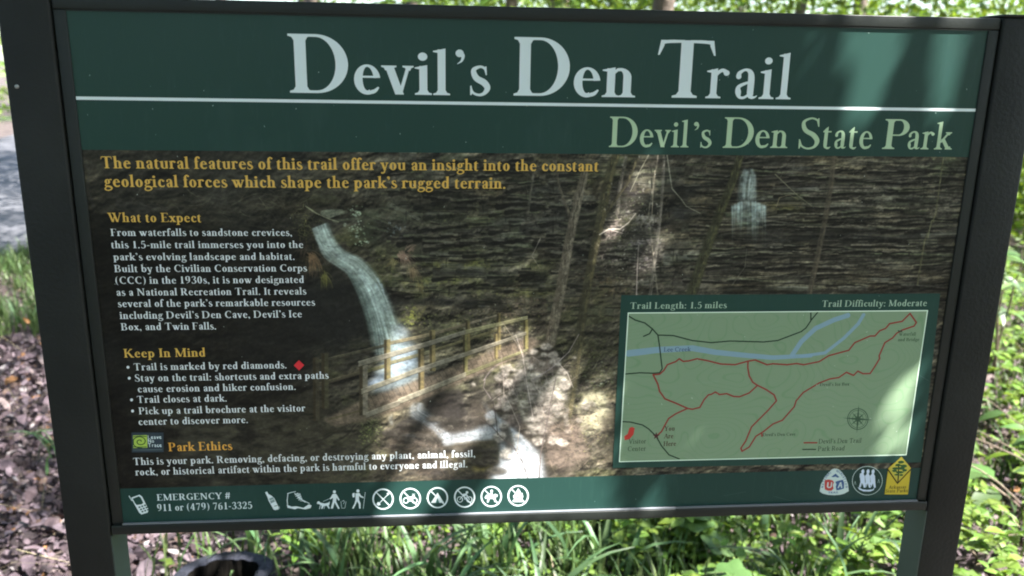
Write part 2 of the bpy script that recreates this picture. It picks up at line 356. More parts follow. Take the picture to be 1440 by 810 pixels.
class Canvas:
    def __init__(s, img, k): s.a, s.k = img, k        # k: canvas pixels per texture pixel
    def fillp(s, polys, col, alpha=1., soft=0, tex=None, raw=False):
        P = [np.asarray(q)*s.k if raw else PTS(q, s.k) for q in polys]
        A = np.vstack(P); h, w = s.a.shape[:2]; g = soft*2+2
        x0, y0 = max(int(A[:, 0].min())-g, 0), max(int(A[:, 1].min())-g, 0)
        x1, y1 = min(int(A[:, 0].max())+g+1, w), min(int(A[:, 1].max())+g+1, h)
        if x1 <= x0 or y1 <= y0: return
        m = fill([q-[x0, y0] for q in P], y1-y0, x1-x0)
        if soft: m = blur(m, soft)
        if tex is not None: m = m*tex[y0:y1, x0:x1]
        mix(s.a[y0:y1, x0:x1], col, m*alpha)
    def line(s, pts, w, col, alpha=1., w1=None, soft=.7, noise=None):
        # soft brush stroke; pts and widths in photo pixels
        Q = PTS(pts, s.k); sc = 1.98*s.k; h, wd = s.a.shape[:2]; n = len(Q)-1
        W = np.linspace(w, w if w1 is None else w1, n+1)*sc/2
        g = W.max()+soft*2+1
        x0, y0 = max(int(Q[:, 0].min()-g), 0), max(int(Q[:, 1].min()-g), 0)
        x1, y1 = min(int(Q[:, 0].max()+g)+1, wd), min(int(Q[:, 1].max()+g)+1, h)
        if x1 <= x0 or y1 <= y0: return
        X, Y = np.meshgrid(np.arange(x0, x1)+.5, np.arange(y0, y1)+.5); m = np.zeros(X.shape, np.float32)
        for i in range(n):
            a, b = Q[i], Q[i+1]; d = b-a; L = max(d@d, 1e-6)
            t = np.clip(((X-a[0])*d[0]+(Y-a[1])*d[1])/L, 0, 1)
            D = np.hypot(X-a[0]-t*d[0], Y-a[1]-t*d[1]); r = W[i]+(W[i+1]-W[i])*t
            m = np.maximum(m, np.clip((r-D)/soft+.5, 0, 1)*np.minimum(r*2, 1))
        if noise is not None: m = m*noise[y0:y1, x0:x1]
        mix(s.a[y0:y1, x0:x1], col, m*alpha)
    def twig(s, x, y, ang, L, w, col, alpha, rnd, depth=2, bend=.35):
        pts = [(x, y)]; n = 5
        for i in range(n):
            ang += rnd.uniform(-bend, bend); x += L/n*math.cos(ang); y -= L/n*math.sin(ang); pts.append((x, y))
        s.line(pts, w, col, alpha, w*.45)
        if depth:
            for i in range(1, n+1):
                if rnd.random() < .6: s.twig(*pts[i], ang+rnd.choice((-1, 1))*rnd.uniform(.3, .9), L*.5, w*.6, col, alpha*.85, rnd, depth-1, bend)
    def flow(s, path, widths, n, cols, rnd, al=.3, wd=1.4, seg=(.25, .7), edge=1.5, soft=1.6):
        # many thin soft strokes along a current; path and widths in photo pixels
        P = resample(np.array(path, float), 6); W = np.interp(np.linspace(0, 1, len(P)), np.linspace(0, 1, len(widths)), widths)/2
        T = np.gradient(P, axis=0); T /= np.maximum(np.hypot(T[:, 0], T[:, 1]), 1e-6)[:, None]; Nn = np.stack([-T[:, 1], T[:, 0]], 1); m = len(P)
        for _ in range(n):
            o = rnd.uniform(-1, 1); o = math.copysign(abs(o)**.85, o); L = rnd.uniform(*seg)*m; i0 = int(rnd.uniform(-.25, 1)*(m-1)); i1 = min(int(i0+L)+2, m); i0 = max(i0, 0)
            if i1-i0 < 3: continue
            q = P[i0:i1:2]+Nn[i0:i1:2]*W[i0:i1:2, None]*o; c = rnd.choice(cols); k = rnd.uniform(.82, 1.12)
            s.line([tuple(v) for v in q], wd*rnd.uniform(.5, 1.6), [min(v*k, 1) for v in c], al*rnd.uniform(.3, 1)*(1.02-abs(o)**2.2), wd*.5, soft)
    def text(s, txt, x0, y0, x1, y1, cap, col, T=19., t=6., serif=True, alpha=1.):
        a, b = PT(x0, y0)*s.k, PT(x1, y1)*s.k
        u, v = PT((x0+x1)/2, (y0+y1)/2)*s.k, PT((x0+x1)/2, (y0+y1)/2-cap)*s.k
        sy = abs(u[1]-v[1])/100; base = (a[1]+b[1])/2; G = []; adv = 0.
        for i, c in enumerate(txt):
            if c == '*': ad, p = 40, [np.stack([16+9*np.cos(np.linspace(0, 6.28, 13)[:-1]), 33+9*np.sin(np.linspace(0, 6.28, 13)[:-1])], 1)]
            else: ad, p = glyph(c, T, t, serif)
            G.append((adv, p)); adv += ad+2.5
        left = min(q[:, 0].min() for o, p in G[:1] for q in p); right = max(q[:, 0].max()+G[-1][0] for q in G[-1][1])
        sx = (b[0]-a[0])/(right-left)
        polys = [np.stack([a[0]+(q[:, 0]+o-left)*sx, base-q[:, 1]*sy], 1)/s.k for o, p in G for q in p]
        # drawn word by word keeps the work windows small
        s.fillp(polys, col, alpha, raw=True)

def resample(P, n):
    P = np.asarray(P, float); Q = np.vstack([2*P[0]-P[1], P, 2*P[-1]-P[-2]]); o = []
    for i in range(1, len(Q)-2):
        a, b, c, d = Q[i-1], Q[i], Q[i+1], Q[i+2]
        for u in np.linspace(0, 1, n, endpoint=False): o.append(.5*((2*b)+(c-a)*u+(2*a-5*b+4*c-d)*u*u+(3*b-a-3*c+d)*u**3))
    return np.array(o+[P[-1]])
def paint_scene(cv, rnd):
    """The waterfall picture, in display values as it looks in shade."""
    I = cv.a; h, w = I.shape[:2]
    # canvas position of every pixel in photo coordinates
    Hc = np.linalg.inv(HI); X, Y = np.meshgrid((np.arange(w)+.5)/cv.k, (np.arange(h)+.5)/cv.k)
    D = Hc[2, 0]*X+Hc[2, 1]*Y+Hc[2, 2]; U = ((Hc[0, 0]*X+Hc[0, 1]*Y+Hc[0, 2])/D).astype(np.float32); V = ((Hc[1, 0]*X+Hc[1, 1]*Y+Hc[1, 2])/D).astype(np.float32)
    def G(x, y, rx, ry, rot=0., p=1.):
        c, s_ = math.cos(rot), math.sin(rot); a = ((U-x)*c+(V-y)*s_)/rx; b = (-(U-x)*s_+(V-y)*c)/ry
        return np.exp(-(a*a+b*b)**p)
    wp2 = 0
    n1 = vnoise(h, w, 70, 22, 1, 6, .62); n2 = vnoise(h, w, 22, 9, 2, 4, .6); n3 = vnoise(h, w, 6, 5, 3, 3, .7)
    warp = (vnoise(h, w, 200, 120, 4, 3)-.5)*26+(n1-.5)*16
    yi = np.clip(np.arange(h)[:, None]+warp, 0, h-1).astype(int); xi = np.arange(w)[None, :].repeat(h, 0)
    sa = vnoise(h, w, 160, 7, 5, 5, .7)[yi, xi]; sb = vnoise(h, w, 60, 4, 6, 3, .7)[yi, xi]
    strata = ss(.36, .72, sa*.6+sb*.4)
    fine = ss(.4, .75, sb*.55+n3*.45)
    grain = (vnoise(h, w, 2.5, 2.2, 7, 2)-.5)
    def emboss(sx, sy, seed, octs=6, gain=.62, wv=1.):
        f = vnoise(h, w, sx, sy, seed, octs, gain)[yi, xi] if wv else vnoise(h, w, sx, sy, seed, octs, gain)
        d = np.zeros_like(f); d[2:-2] = f[4:]-f[:-4]; d[:, 2:-2] += .5*(f[:, 4:]-f[:, :-4]); return d/(d.std()+1e-6), f
    e1, f1 = emboss(34, 15, 51); e2, f2 = emboss(110, 7, 52, 5, .7); e3, f3 = emboss(60, 40, 53, 6, .6)
    rt_ = ss(930, 1040, U)*ss(470, 430, V); ct = ss(430, 560, U)*(1-rt_)
    relief = (e1*.8+e3*.3)*ct+(e2*.9+e1*.2)*rt_+(e3*.5+e1*.35)*(1-ct-rt_).clip(0, 1)
    tone = ss(.36, .64, f1*.6+f3*.4)
    lev = .105+.085*ct*(.35+1.1*tone)+.085*rt_*(.4+1.0*tone)+.03*(1-ct-rt_).clip(0, 1)*tone
    lev = lev*(1+.45*np.clip(relief, -1.6, 2.4))
    lev = lev*(1-.5*G(820, 300, 60, 80)*.3-.35*G(480, 440, 90, 60))
    warm = vnoise(h, w, 60, 30, 54, 4)
    I[:] = np.stack([lev*(1.02+.14*warm), lev*(.99+.05*warm), lev*(.90-.12*warm)], -1)
    mossm = ss(.52, .66, vnoise(h, w, 46, 22, 55, 5))*ss(400, 500, U)*ss(960, 860, U); mix(I, (.24, .25, .14), mossm*.35*(.3+tone))
    I *= (1-.42*ss(470, 400, U)*ss(285, 345, V)-.12*ss(470, 400, U))[..., None]
    crack = ss(.60, .40, sb)*.5*rt_; I *= (1-.55*crack)[..., None]
    deep = ss(-.9, -2.1, relief)*(ct+rt_).clip(0, 1); I *= (1-.6*deep)[..., None]
    # blocky joints
    blk = ss(.52, .62, vnoise(h, w, 16, 60, 9, 3)); I *= (1-.2*blk*ss(520, 640, U))[..., None]
    # right cliff: thin bright bedding edges
    R = ss(1040, 1130, U)*ss(212, 240, V)
    edge = ss(.60, .76, sb*.7+n3*.3)*R*(.4+n1)
    mix(I, (.40, .37, .31), np.clip(edge*.85, 0, 1)*(.35+.65*G(1210, 270, 110, 45)+.35*G(1180, 370, 130, 50)+.3*G(1320, 270, 40, 40)).clip(0, 1))
    for x, y, rx, ry, c, al in [(1270, 280, 38, 9, (.34, .35, .30), .6), (1240, 310, 40, 5, (.36, .34, .29), .6), (1200, 265, 45, 7, (.44, .41, .36), .55),
                                (1215, 293, 40, 8, (.36, .35, .31), .5), (1130, 330, 90, 8, (.07, .07, .07), .7), (1120, 255, 60, 22, (.12, .11, .11), .6), (1108, 287, 26, 11, (.25, .24, .11), .6),
                                (990, 290, 26, 14, (.26, .22, .14), .5), (1160, 398, 60, 7, (.30, .28, .22), .45), (1250, 385, 80, 5, (.30, .27, .20), .4),
                                (1330, 235, 26, 16, (.42, .45, .32), .5), (1325, 285, 34, 20, (.40, .38, .33), .45), (1120, 400, 50, 7, (.32, .31, .26), .5), (1000, 385, 30, 26, (.27, .25, .21), .4),
                                # centre cliff
                                (915, 252, 32, 12, (.52, .52, .42), .7), (905, 265, 22, 30, (.30, .28, .26), .35), (880, 275, 28, 26, (.10, .09, .09), .85), (960, 260, 45, 16, (.10, .10, .10), .5), (955, 300, 35, 12, (.11, .11, .11), .6),
                                (910, 310, 14, 7, (.62, .60, .56), .6), (905, 345, 22, 30, (.36, .33, .34), .6), (860, 320, 15, 32, (.42, .37, .35), .6), (862, 350, 13, 14, (.30, .28, .27), .5),
                                (930, 355, 18, 7, (.36, .34, .31), .5), (965, 355, 24, 4, (.44, .43, .38), .5), (945, 395, 40, 12, (.22, .20, .18), .5),
                                (640, 350, 90, 12, (.22, .24, .13), .35), (660, 372, 75, 6, (.36, .37, .17), .5), (620, 395, 70, 6, (.33, .34, .17), .5), (700, 412, 55, 9, (.30, .30, .17), .45), (740, 345, 36, 5, (.34, .33, .28), .4),
                                (690, 300, 60, 9, (.18, .18, .15), .3), (600, 345, 45, 22, (.13, .12, .11), .5), (720, 320, 60, 18, (.09, .09, .085), .5), (640, 425, 80, 6, (.06, .06, .06), .7), (660, 385, 80, 5, (.08, .08, .07), .6),
                                (590, 300, 70, 20, (.11, .12, .09), .5), (520, 330, 20, 22, (.10, .11, .08), .6), (545, 300, 60, 9, (.24, .26, .21), .35)]:
        m = G(x, y, rx, ry, 0, 1.4)*(.25+1.1*ss(.35, .65, n2*.5+n3*.5)); mix(I, c, np.clip(m*al, 0, 1))
    # slanted slabs beside the fall
    for (x0, y0, x1, y1, wd, c) in [(455, 300, 480, 297, 9, (.32, .33, .28)), (462, 304, 487, 298, 7, (.38, .39, .33)), (548, 288, 588, 308, 8, (.27, .27, .23)), (560, 298, 592, 318, 6, (.20, .20, .16)),
                                    (520, 303, 556, 320, 3, (.30, .30, .25)), (470, 311, 505, 308, 4, (.26, .27, .22)), (500, 297, 545, 312, 4, (.16, .17, .12)), (600, 292, 640, 300, 7, (.20, .19, .15)), (515, 318, 560, 330, 4, (.22, .23, .18))]:
        cv.line([(x0, y0), ((x0+x1)/2, (y0+y1)/2-1), (x1, y1)], wd, c, .75, wd*.6, 1.5, noise=.45+n3)
    def speckle(x, y, rx, ry, n, cols, smin=.6, smax=2.6, al=.8, asp=1.):
        for _ in range(n):
            a = rnd.gauss(0, .42)*rx+x; b = rnd.gauss(0, .42)*ry+y; r = rnd.uniform(smin, smax); c = rnd.choice(cols); q = rnd.uniform(.75, 1.2)
            cv.line([(a, b), (a+r*asp*rnd.uniform(-1, 1), b+r*.5*rnd.uniform(-1, 1))], r, [v*q for v in c], al*rnd.uniform(.4, 1), soft=1.)
    lich = [(.50, .55, .47), (.42, .47, .38), (.55, .60, .53)]
    speckle(500, 300, 14, 10, 26, lich); speckle(500, 322, 16, 18, 60, lich); speckle(556, 325, 14, 12, 30, [(.5, .53, .55), (.4, .43, .42)]); speckle(510, 338, 16, 8, 20, lich)
    moss = [(.25, .255, .16), (.30, .30, .19), (.18, .19, .12), (.35, .34, .23)]
    speckle(560, 375, 60, 30, 170, moss, .8, 3.2, .6); speckle(640, 300, 60, 24, 160, moss, .8, 2.6, .45); speckle(700, 370, 90, 40, 240, moss, .7, 2.4, .45, 3)
    speckle(630, 455, 60, 22, 220, [(.34, .34, .21), (.27, .27, .17), (.22, .2, .16), (.42, .41, .28)], .8, 3., .65)
    speckle(580, 445, 20, 18, 90, [(.36, .37, .15), (.25, .27, .12)], 1, 3.2, .7)
    speckle(720, 430, 60, 32, 420, [(.44, .37, .33), (.34, .28, .22), (.24, .19, .16), (.48, .44, .36), (.3, .3, .15)], .7, 2.6, .65)
    speckle(690, 460, 60, 16, 180, [(.40, .34, .28), (.32, .31, .18), (.22, .2, .16), (.5, .48, .42)], .8, 3., .6)
    speckle(850, 400, 40, 22, 260, [(.34, .26, .18), (.42, .35, .28), (.22, .2, .12), (.28, .29, .16)], .8, 2.6, .6)
    speckle(860, 345, 26, 60, 420, [(.44, .39, .36), (.32, .27, .25), (.20, .18, .16), (.52, .48, .44)], .6, 2., .6)
    speckle(905, 330, 32, 66, 420, [(.40, .37, .36), (.28, .25, .25), (.48, .46, .45), (.18, .17, .16)], .6, 2.2, .55, 2)
    speckle(1210, 268, 60, 9, 120, [(.55, .52, .46), (.4, .38, .33)], .5, 1.8, .6, 2.5); speckle(1320, 275, 36, 30, 150, [(.52, .50, .46), (.38, .38, .32)], .5, 1.8, .55, 2)
    speckle(1330, 230, 24, 12, 90, [(.5, .54, .4), (.38, .42, .28)], .5, 1.6, .6); speckle(1180, 325, 120, 80, 420, [(.34, .32, .27), (.26, .25, .2)], .4, 1.3, .5, 6)
    speckle(760, 300, 60, 70, 500, [(.30, .29, .26), (.22, .21, .18), (.14, .13, .12), (.35, .34, .32)], .5, 2., .5, 2)
    # moss and litter bank and lower right bank
    mix(I, (.20, .175, .14), np.clip(G(720, 440, 80, 24)*.35+G(850, 405, 45, 24)*.45, 0, 1)*(.4+n2))
    # dark hollow below the fall, left; dirt bank lower left
    mix(I, (.075, .075, .07), np.clip(G(480, 430, 60, 50, 0, 2)+G(420, 470, 120, 60, 0, 2)*.6, 0, 1)*.9)
    bank = ss(548, 585, V+ (n1-.5)*40)*ss(560, 520, U)*ss(150, 260, U)
    mix(I, (.175, .165, .13), bank*(.25+.75*ss(.38, .62, n2*.6+n1*.4))*.75)
    for a_, b_ in [((418, 630), (488, 598)), ((470, 622), (500, 596)), ((500, 640), (540, 600))]:
        cv.line([a_, ((a_[0]+b_[0])/2+3, (a_[1]+b_[1])/2+3), b_], 4, (.09, .085, .07), .7, 2, 2.)
    for i in range(150):
        x, y = rnd.uniform(190, 545), rnd.uniform(470, 676); L = rnd.uniform(5, 30)
        cv.line([(x, y), (x+L, y-L*rnd.uniform(.0, .5))], rnd.uniform(.8, 2.2), (.24, .22, .18), rnd.uniform(.06, .3)*(.4 if x < 360 else 1), soft=1.5)
    # weathered blocks in uneven courses
    for i in range(430):
        x, y = rnd.uniform(540, 1360), rnd.uniform(212, 440)
        if x < 650 and y > 405: continue
        big_ = x < 960; wv = rnd.uniform(9, 44) if big_ else rnd.uniform(16, 90); hv = rnd.uniform(3.5, 13) if big_ else rnd.uniform(2, 6.5); tl = rnd.uniform(-.10, .10) if big_ else rnd.uniform(-.04, .03)
        g = rnd.uniform(.10, .30)*(.75+.5*math.sin(x*.021+y*.037)); t_ = rnd.choice([(1.06, 1., .86), (1., 1., .84), (1.02, 1.02, .92), (.96, 1.03, .76)])
        p_ = [(x, y), (x+wv*.5, y-hv*.12+tl*wv*.5), (x+wv, y+tl*wv), (x+wv*rnd.uniform(.9, 1.04), y+hv+tl*wv), (x+wv*.4, y+hv*rnd.uniform(.85, 1.15)+tl*wv*.4), (x+rnd.uniform(-2, 2), y+hv)]
        cv.fillp([p_], [g*v for v in t_], rnd.uniform(.3, .7), soft=1, tex=np.clip(.35+.9*n3, 0, 1))
        cv.line([(x, y+hv+1), (x+wv*.5, y+hv+1+tl*wv*.5), (x+wv, y+hv+1+tl*wv)], rnd.uniform(1., 2.6), (.05, .047, .04), rnd.uniform(.35, .8), soft=1.4)
        if rnd.random() < .5: cv.line([(x, y), (x+wv*.5, y+tl*wv*.5-.5), (x+wv*.95, y+tl*wv)], rnd.uniform(.7, 1.6), [min(g*1.7, .5)*v for v in t_], rnd.uniform(.3, .7), soft=1.)
    # layered ledges, each a short stroke with a lit lip and a dark underside
    for i in range(700):
        x, y = rnd.uniform(540, 1350), rnd.uniform(214, 432)
        if x < 640 and y > 400: continue
        L = rnd.uniform(3, 16)*(1.9 if x > 960 else 1); wv = rnd.uniform(.6, 2.6)*(.7 if x > 960 else 1.15); g = rnd.uniform(.13, .36)*(.7+.5*math.sin(x*.013+y*.05)**2); tl = rnd.uniform(-.08, .05)
        if rnd.random() < .4: cv.line([(x, y), (x+L, y+L*tl)], wv*1.3, (.055, .052, .045), rnd.uniform(.3, .8), soft=1.2)
        else:
            t_ = rnd.choice([(1.06, 1., .86), (1., 1., .84), (1.02, 1.02, .92), (.96, 1.04, .72)]); cv.line([(x, y), (x+L, y+L*tl)], wv, [g*v for v in t_], rnd.uniform(.15, .6), soft=1.2)
    for i in range(110):
        x, y = rnd.uniform(545, 960), rnd.uniform(230, 420); cv.line([(x, y), (x+rnd.uniform(-2, 2), y+rnd.uniform(4, 16))], rnd.uniform(.8, 2.4), (.05, .048, .042), rnd.uniform(.3, .7), soft=1.2)
    for i in range(500):
        x, y = rnd.uniform(150, 560), rnd.uniform(222, 330); L = rnd.uniform(4, 26)
        cv.line([(x, y), (x+L, y-L*rnd.uniform(-.35, .25))], rnd.uniform(.7, 2.), rnd.choice([(.22, .21, .17), (.06, .06, .05), (.17, .17, .13)]), rnd.uniform(.1, .4), soft=1.5)
    # long broken ledges: a pale lip over a dark undercut
    for i in range(64):
        rgt = i < 34; x = rnd.uniform(955, 1010) if rgt else rnd.uniform(545, 600); xe = 1352 if rgt else rnd.uniform(760, 930); y = rnd.uniform(222, 412); ph = rnd.uniform(0, 6); sl = rnd.uniform(-.05, .03) if rgt else rnd.uniform(-.10, .08)
        while x < xe:
            L = rnd.uniform(14, 70) if rgt else rnd.uniform(10, 44); g = rnd.uniform(.22, .44) if rgt else rnd.uniform(.17, .34); th = rnd.uniform(1.2, 3.2) if rgt else rnd.uniform(1.6, 5.5)
            p_ = [(x+L*k/5, y+sl*L*k/5+1.5*math.sin(ph+(x+L*k/5)*.05)+rnd.uniform(-.8, .8)) for k in range(6)]
            if rnd.random() < .62:
                cv.line([(a, b+th*1.1) for a, b in p_], th*rnd.uniform(1.2, 2.4), (.035, .032, .028), rnd.uniform(.45, .9), .8, 1.5)
                cv.line(p_, th, [g*v for v in rnd.choice([(1.06, 1., .86), (1., .98, .86), (.98, 1.02, .78)])], rnd.uniform(.25, .7), .8, 1.2, noise=np.clip(.3+1.1*n3, 0, 1))
            x += L*rnd.uniform(.8, 1.3); y += sl*L+rnd.uniform(-3, 3)
    # dead twigs and fern, upper left
    for i in range(46):
        x, y = rnd.uniform(170, 440), rnd.uniform(246, 300)+rnd.uniform(0, 20)
        cv.twig(x, y, rnd.uniform(-1.0, .6), rnd.uniform(20, 60), rnd.uniform(.7, 1.3), (.34, .33, .25) if x > 230 else (.26, .25, .22), rnd.uniform(.15, .42), rnd, 1, .5)
    cv.line([(430, 290), (445, 300), (463, 308), (476, 312)], 1.8, (.45, .45, .36), .8, 1.2)
    for i in range(60):
        x = rnd.gauss(430, 9); y = rnd.gauss(315, 13); cv.twig(x, y, rnd.uniform(0, 6.28), rnd.uniform(6, 14), .9, rnd.choice([(.36, .36, .2), (.24, .25, .13), (.44, .42, .26)]), .55, rnd, 0, .6)
    def fern(x, y, a, L, c, al, n, sp=.7, wd=1.2):
        for _ in range(n):
            a0 = a+rnd.uniform(-sp, sp); l = L*rnd.uniform(.5, 1.1); p = []; px, py = x+rnd.gauss(0, 3), y+rnd.gauss(0, 3)
            for k in range(6): p.append((px, py)); px += l/6*math.cos(a0); py -= l/6*math.sin(a0); a0 -= .16*(1 if math.cos(a0) > 0 else -1)
            q = rnd.uniform(.6, 1.25); cv.line(p, wd, [v*q for v in c], al, .6, 1.)
    fern(437, 360, -1.0, 36, (.33, .26, .19), .5, 60, .55); fern(455, 388, -1.2, 22, (.30, .29, .15), .5, 40); fern(428, 350, -2.2, 20, (.24, .2, .16), .5, 20)
    fern(565, 358, -.9, 26, (.42, .34, .29), .5, 60, .9); fern(575, 352, 1.0, 14, (.5, .4, .34), .55, 14, .5); fern(580, 378, -1.1, 22, (.38, .32, .24), .5, 50, .8); fern(590, 398, -1.1, 18, (.34, .31, .2), .5, 30); fern(556, 365, -2.6, 16, (.36, .33, .22), .5, 30)
    # main fall
    def fall(poly, lines, c0, c1, soft, streak, lo=.55):
        m = blur(fill([PTS(poly, cv.k)], h, w), soft)*(lo+(1-lo)*streak)
        mix(I, c0, m*.97); m2 = m*ss(.45, .75, streak); mix(I, c1, m2*.55)
    sx_ = np.clip((U+.42*(V-320)*0), 0, 2000)
    # streaks that follow the arc of the water
    arcx = U-.0038*np.clip(V-360, 0, 300)**1.0*0-(.35*(V-315)+np.where(V > 370, .12*(V-370), 0))
    sn = vnoise(4, 1400, 5, 4, 11, 4, .7)[0]; st_ = sn[np.clip(arcx*1.35+200, 0, 1399).astype(int)]*.75+.25*n3
    def veil(fn, r, tex=1.):
        base_ = I.copy(); fn(); d_ = np.clip(np.abs(I-base_).sum(-1)*5, 0, 1); m_ = (blur(d_, 3)*tex)[..., None]; dr = np.stack([blur(I[..., c], r) for c in range(3)], -1)
        I[:] = base_+(I*.45+dr*.55-base_)*np.clip(m_*1.25, 0, 1)
    WA = [(.50, .545, .52), (.57, .61, .59), (.40, .45, .43), (.62, .66, .645)]
    for pth, wds, al0 in [([(452, 318), (459, 338), (470, 356), (488, 368)], [24, 26, 26, 24], .62), ([(474, 362), (498, 374), (516, 396), (530, 425), (542, 460), (550, 500)], [20, 32, 38, 40, 42, 44], .5)]:
        P = resample(np.array(pth, float), 5); T = np.gradient(P, axis=0); T /= np.hypot(T[:, 0], T[:, 1])[:, None]; Nn = np.stack([-T[:, 1], T[:, 0]], 1); W = np.interp(np.linspace(0, 1, len(P)), np.linspace(0, 1, len(wds)), wds)[:, None]/2*.8
        cv.fillp([np.vstack([P+Nn*W, (P-Nn*W)[::-1]])], (.40, .45, .425), al0, soft=3)
    cv.flow([(450, 318), (458, 338), (466, 352), (480, 364), (500, 376), (517, 398), (530, 428), (541, 462), (549, 502)], [26, 26, 30, 26, 32, 38, 42, 46, 52], 620, WA, rnd, .34, 1.5, (.15, .45))
    cv.flow([(505, 380), (522, 402), (535, 430), (546, 462), (556, 500)], [8, 16, 18, 20, 24], 150, [(.54, .60, .58), (.6, .65, .64)], rnd, .3, 1.3, (.3, .6))
    cv.flow([(492, 385), (508, 412), (522, 445), (534, 495)], [6, 14, 20, 24], 90, [(.30, .35, .33), (.24, .28, .26)], rnd, .4, 1.6, (.3, .6))
    cv.flow([(446, 334), (455, 350), (468, 362)], [12, 10, 10], 40, [(.56, .60, .58), (.3, .33, .3)], rnd, .4, 1.2, (.4, .8))
    cv.fillp([[(470, 350), (478, 368), (470, 374), (462, 362)]], (.2, .2, .17), .25, soft=2)
    for x, y in [(531, 392), (536, 400), (529, 400), (538, 408)]: cv.line([(x, y), (x+3, y+8)], 3, (.50, .55, .56), .7, 1, 2.)
    for p in [[(436, 352), (450, 353), (462, 354)], [(460, 346), (470, 348), (480, 346)], [(452, 340), (458, 345)]]: cv.line(p, 1., (.2, .22, .2), .5)
    cv.fillp([[(556, 452), (572, 462), (582, 490), (590, 530), (560, 555), (520, 552), (528, 520), (545, 500), (552, 480)]], (.34, .38, .40), .8, soft=5, tex=.5+.7*n2)
    cv.fillp([[(554, 500), (586, 484), (588, 512), (560, 528), (540, 534)]], (.50, .55, .60), .65, soft=4)
    cv.fillp([[(515, 535), (538, 528), (536, 540), (514, 545)]], (.42, .46, .52), .6, soft=3)
    # second fall
    def fall2():
        cv.fillp([[(1044, 240), (1051, 239), (1062, 250), (1064, 280), (1038, 282), (1041, 254)]], (.42, .48, .47), .4, soft=3, tex=.5+.7*n3)
        cv.flow([(1052, 238), (1053, 248), (1051, 262), (1050, 284)], [15, 24, 27, 29], 130, [(.56, .61, .60), (.66, .70, .69), (.46, .51, .50)], rnd, .5, 1.2, (.3, .8))
        cv.fillp([[(1036, 291), (1050, 285), (1070, 290), (1072, 303), (1066, 335), (1050, 318), (1036, 308)]], (.38, .44, .43), .26, soft=5, tex=.5+.7*n3)
        for i in range(130):
            x = 1053+24*math.sin(rnd.uniform(-1.5, 1.5)); L = rnd.expovariate(1/22)+6*(1.35 if 1058 < x < 1068 else 1.); y = 284+((x-1053)/24)**2*7+rnd.uniform(-2, 2)
            cv.line([(x, y), (x+rnd.uniform(-.5, .5), y+L*.5), (x+rnd.uniform(-1, 1), y+L)], rnd.uniform(.8, 2.2), rnd.choice([(.54, .60, .59), (.64, .69, .68), (.42, .47, .47)]), rnd.uniform(.2, .55), .4, 1.8)
    veil(fall2, 1)
    # trunks in the picture
    def trunk(p, w0, w1, c, cl, al=.95, moss_=0):
        cv.line(p, w0, c, al, w1, 2., noise=np.clip(.7+.5*n3, 0, 1))
        cv.line([(x+w0*.22, y) for x, y in p], w0*.35, cl, al*.55, w1*.3, 2., noise=n3*1.4)
        for k in range(int(20+moss_)):
            i = rnd.randrange(len(p)-1); u = rnd.random(); x = p[i][0]+(p[i+1][0]-p[i][0])*u+rnd.uniform(-.35, .35)*w1; y = p[i][1]+(p[i+1][1]-p[i][1])*u
            cv.line([(x, y), (x+1, y-rnd.uniform(2, 9))], rnd.uniform(.5, 1.6), rnd.choice([cl, [v*.45 for v in c]]), .5)
    cv.line([(768, 500), (776, 474)], 26, (.13, .115, .09), .6, 16, 6.)
    trunk([(774, 482), (789, 405), (800, 340), (812, 285), (822, 245)], 17, 12, (.25, .225, .19), (.40, .375, .32), .9, 120)
    trunk([(795, 600), (806, 540), (818, 450), (832, 370), (846, 300), (860, 235), (866, 220)], 15, 13, (.17, .16, .115), (.33, .30, .20), .85, 60)
    trunk([(972, 415), (990, 360), (1012, 300), (1030, 255), (1040, 222)], 18, 11, (.14, .14, .10), (.26, .25, .16), .93, 90)
    trunk([(868, 300), (872, 262), (880, 222)], 6, 5, (.30, .28, .25), (.46, .43, .38), .7)
    trunk([(914, 418), (922, 360), (930, 290), (934, 222)], 5, 4, (.34, .32, .29), (.5, .47, .43), .6)
    trunk([(742, 300), (748, 260), (752, 222)], 4, 3, (.22, .21, .18), (.34, .32, .28), .6)
    trunk([(1138, 415), (1150, 360), (1162, 300), (1170, 250), (1172, 220)], 9, 8, (.20, .18, .15), (.30, .27, .22), .75)
    trunk([(1290, 400), (1300, 340), (1316, 300), (1326, 225)], 2.5, 2, (.30, .29, .20), (.44, .43, .32), .7)
    trunk([(925, 415), (912, 300), (925, 222)], 2, 1.5, (.40, .38, .33), (.55, .5, .45), .5)
    for i in range(420):
        x, y = rnd.gauss(888, 26), rnd.gauss(320, 44); cv.line([(x, y), (x+rnd.uniform(-2, 2), y+rnd.uniform(-1.5, 1.5))], rnd.uniform(.7, 2.4), rnd.choice([(.44, .42, .38), (.36, .35, .30), (.30, .32, .22), (.52, .50, .47), (.13, .12, .1)]), rnd.uniform(.2, .6), soft=1.)
    trunk([(806, 330), (800, 300), (786, 262), (780, 222)], 5, 3, (.2, .18, .15), (.34, .31, .26), .8)
    trunk([(836, 350), (852, 300), (882, 258), (896, 224)], 5, 3, (.18, .165, .12), (.33, .3, .22), .8)
    # foreground stream bed
    low = ss(.0, 1., G(690, 640, 130, 70, 0, 2)); mix(I, (.125, .11, .10), low*.75)
    mix(I, (.17, .155, .145), np.clip(low*ss(.45, .62, n2), 0, 1)*.7)
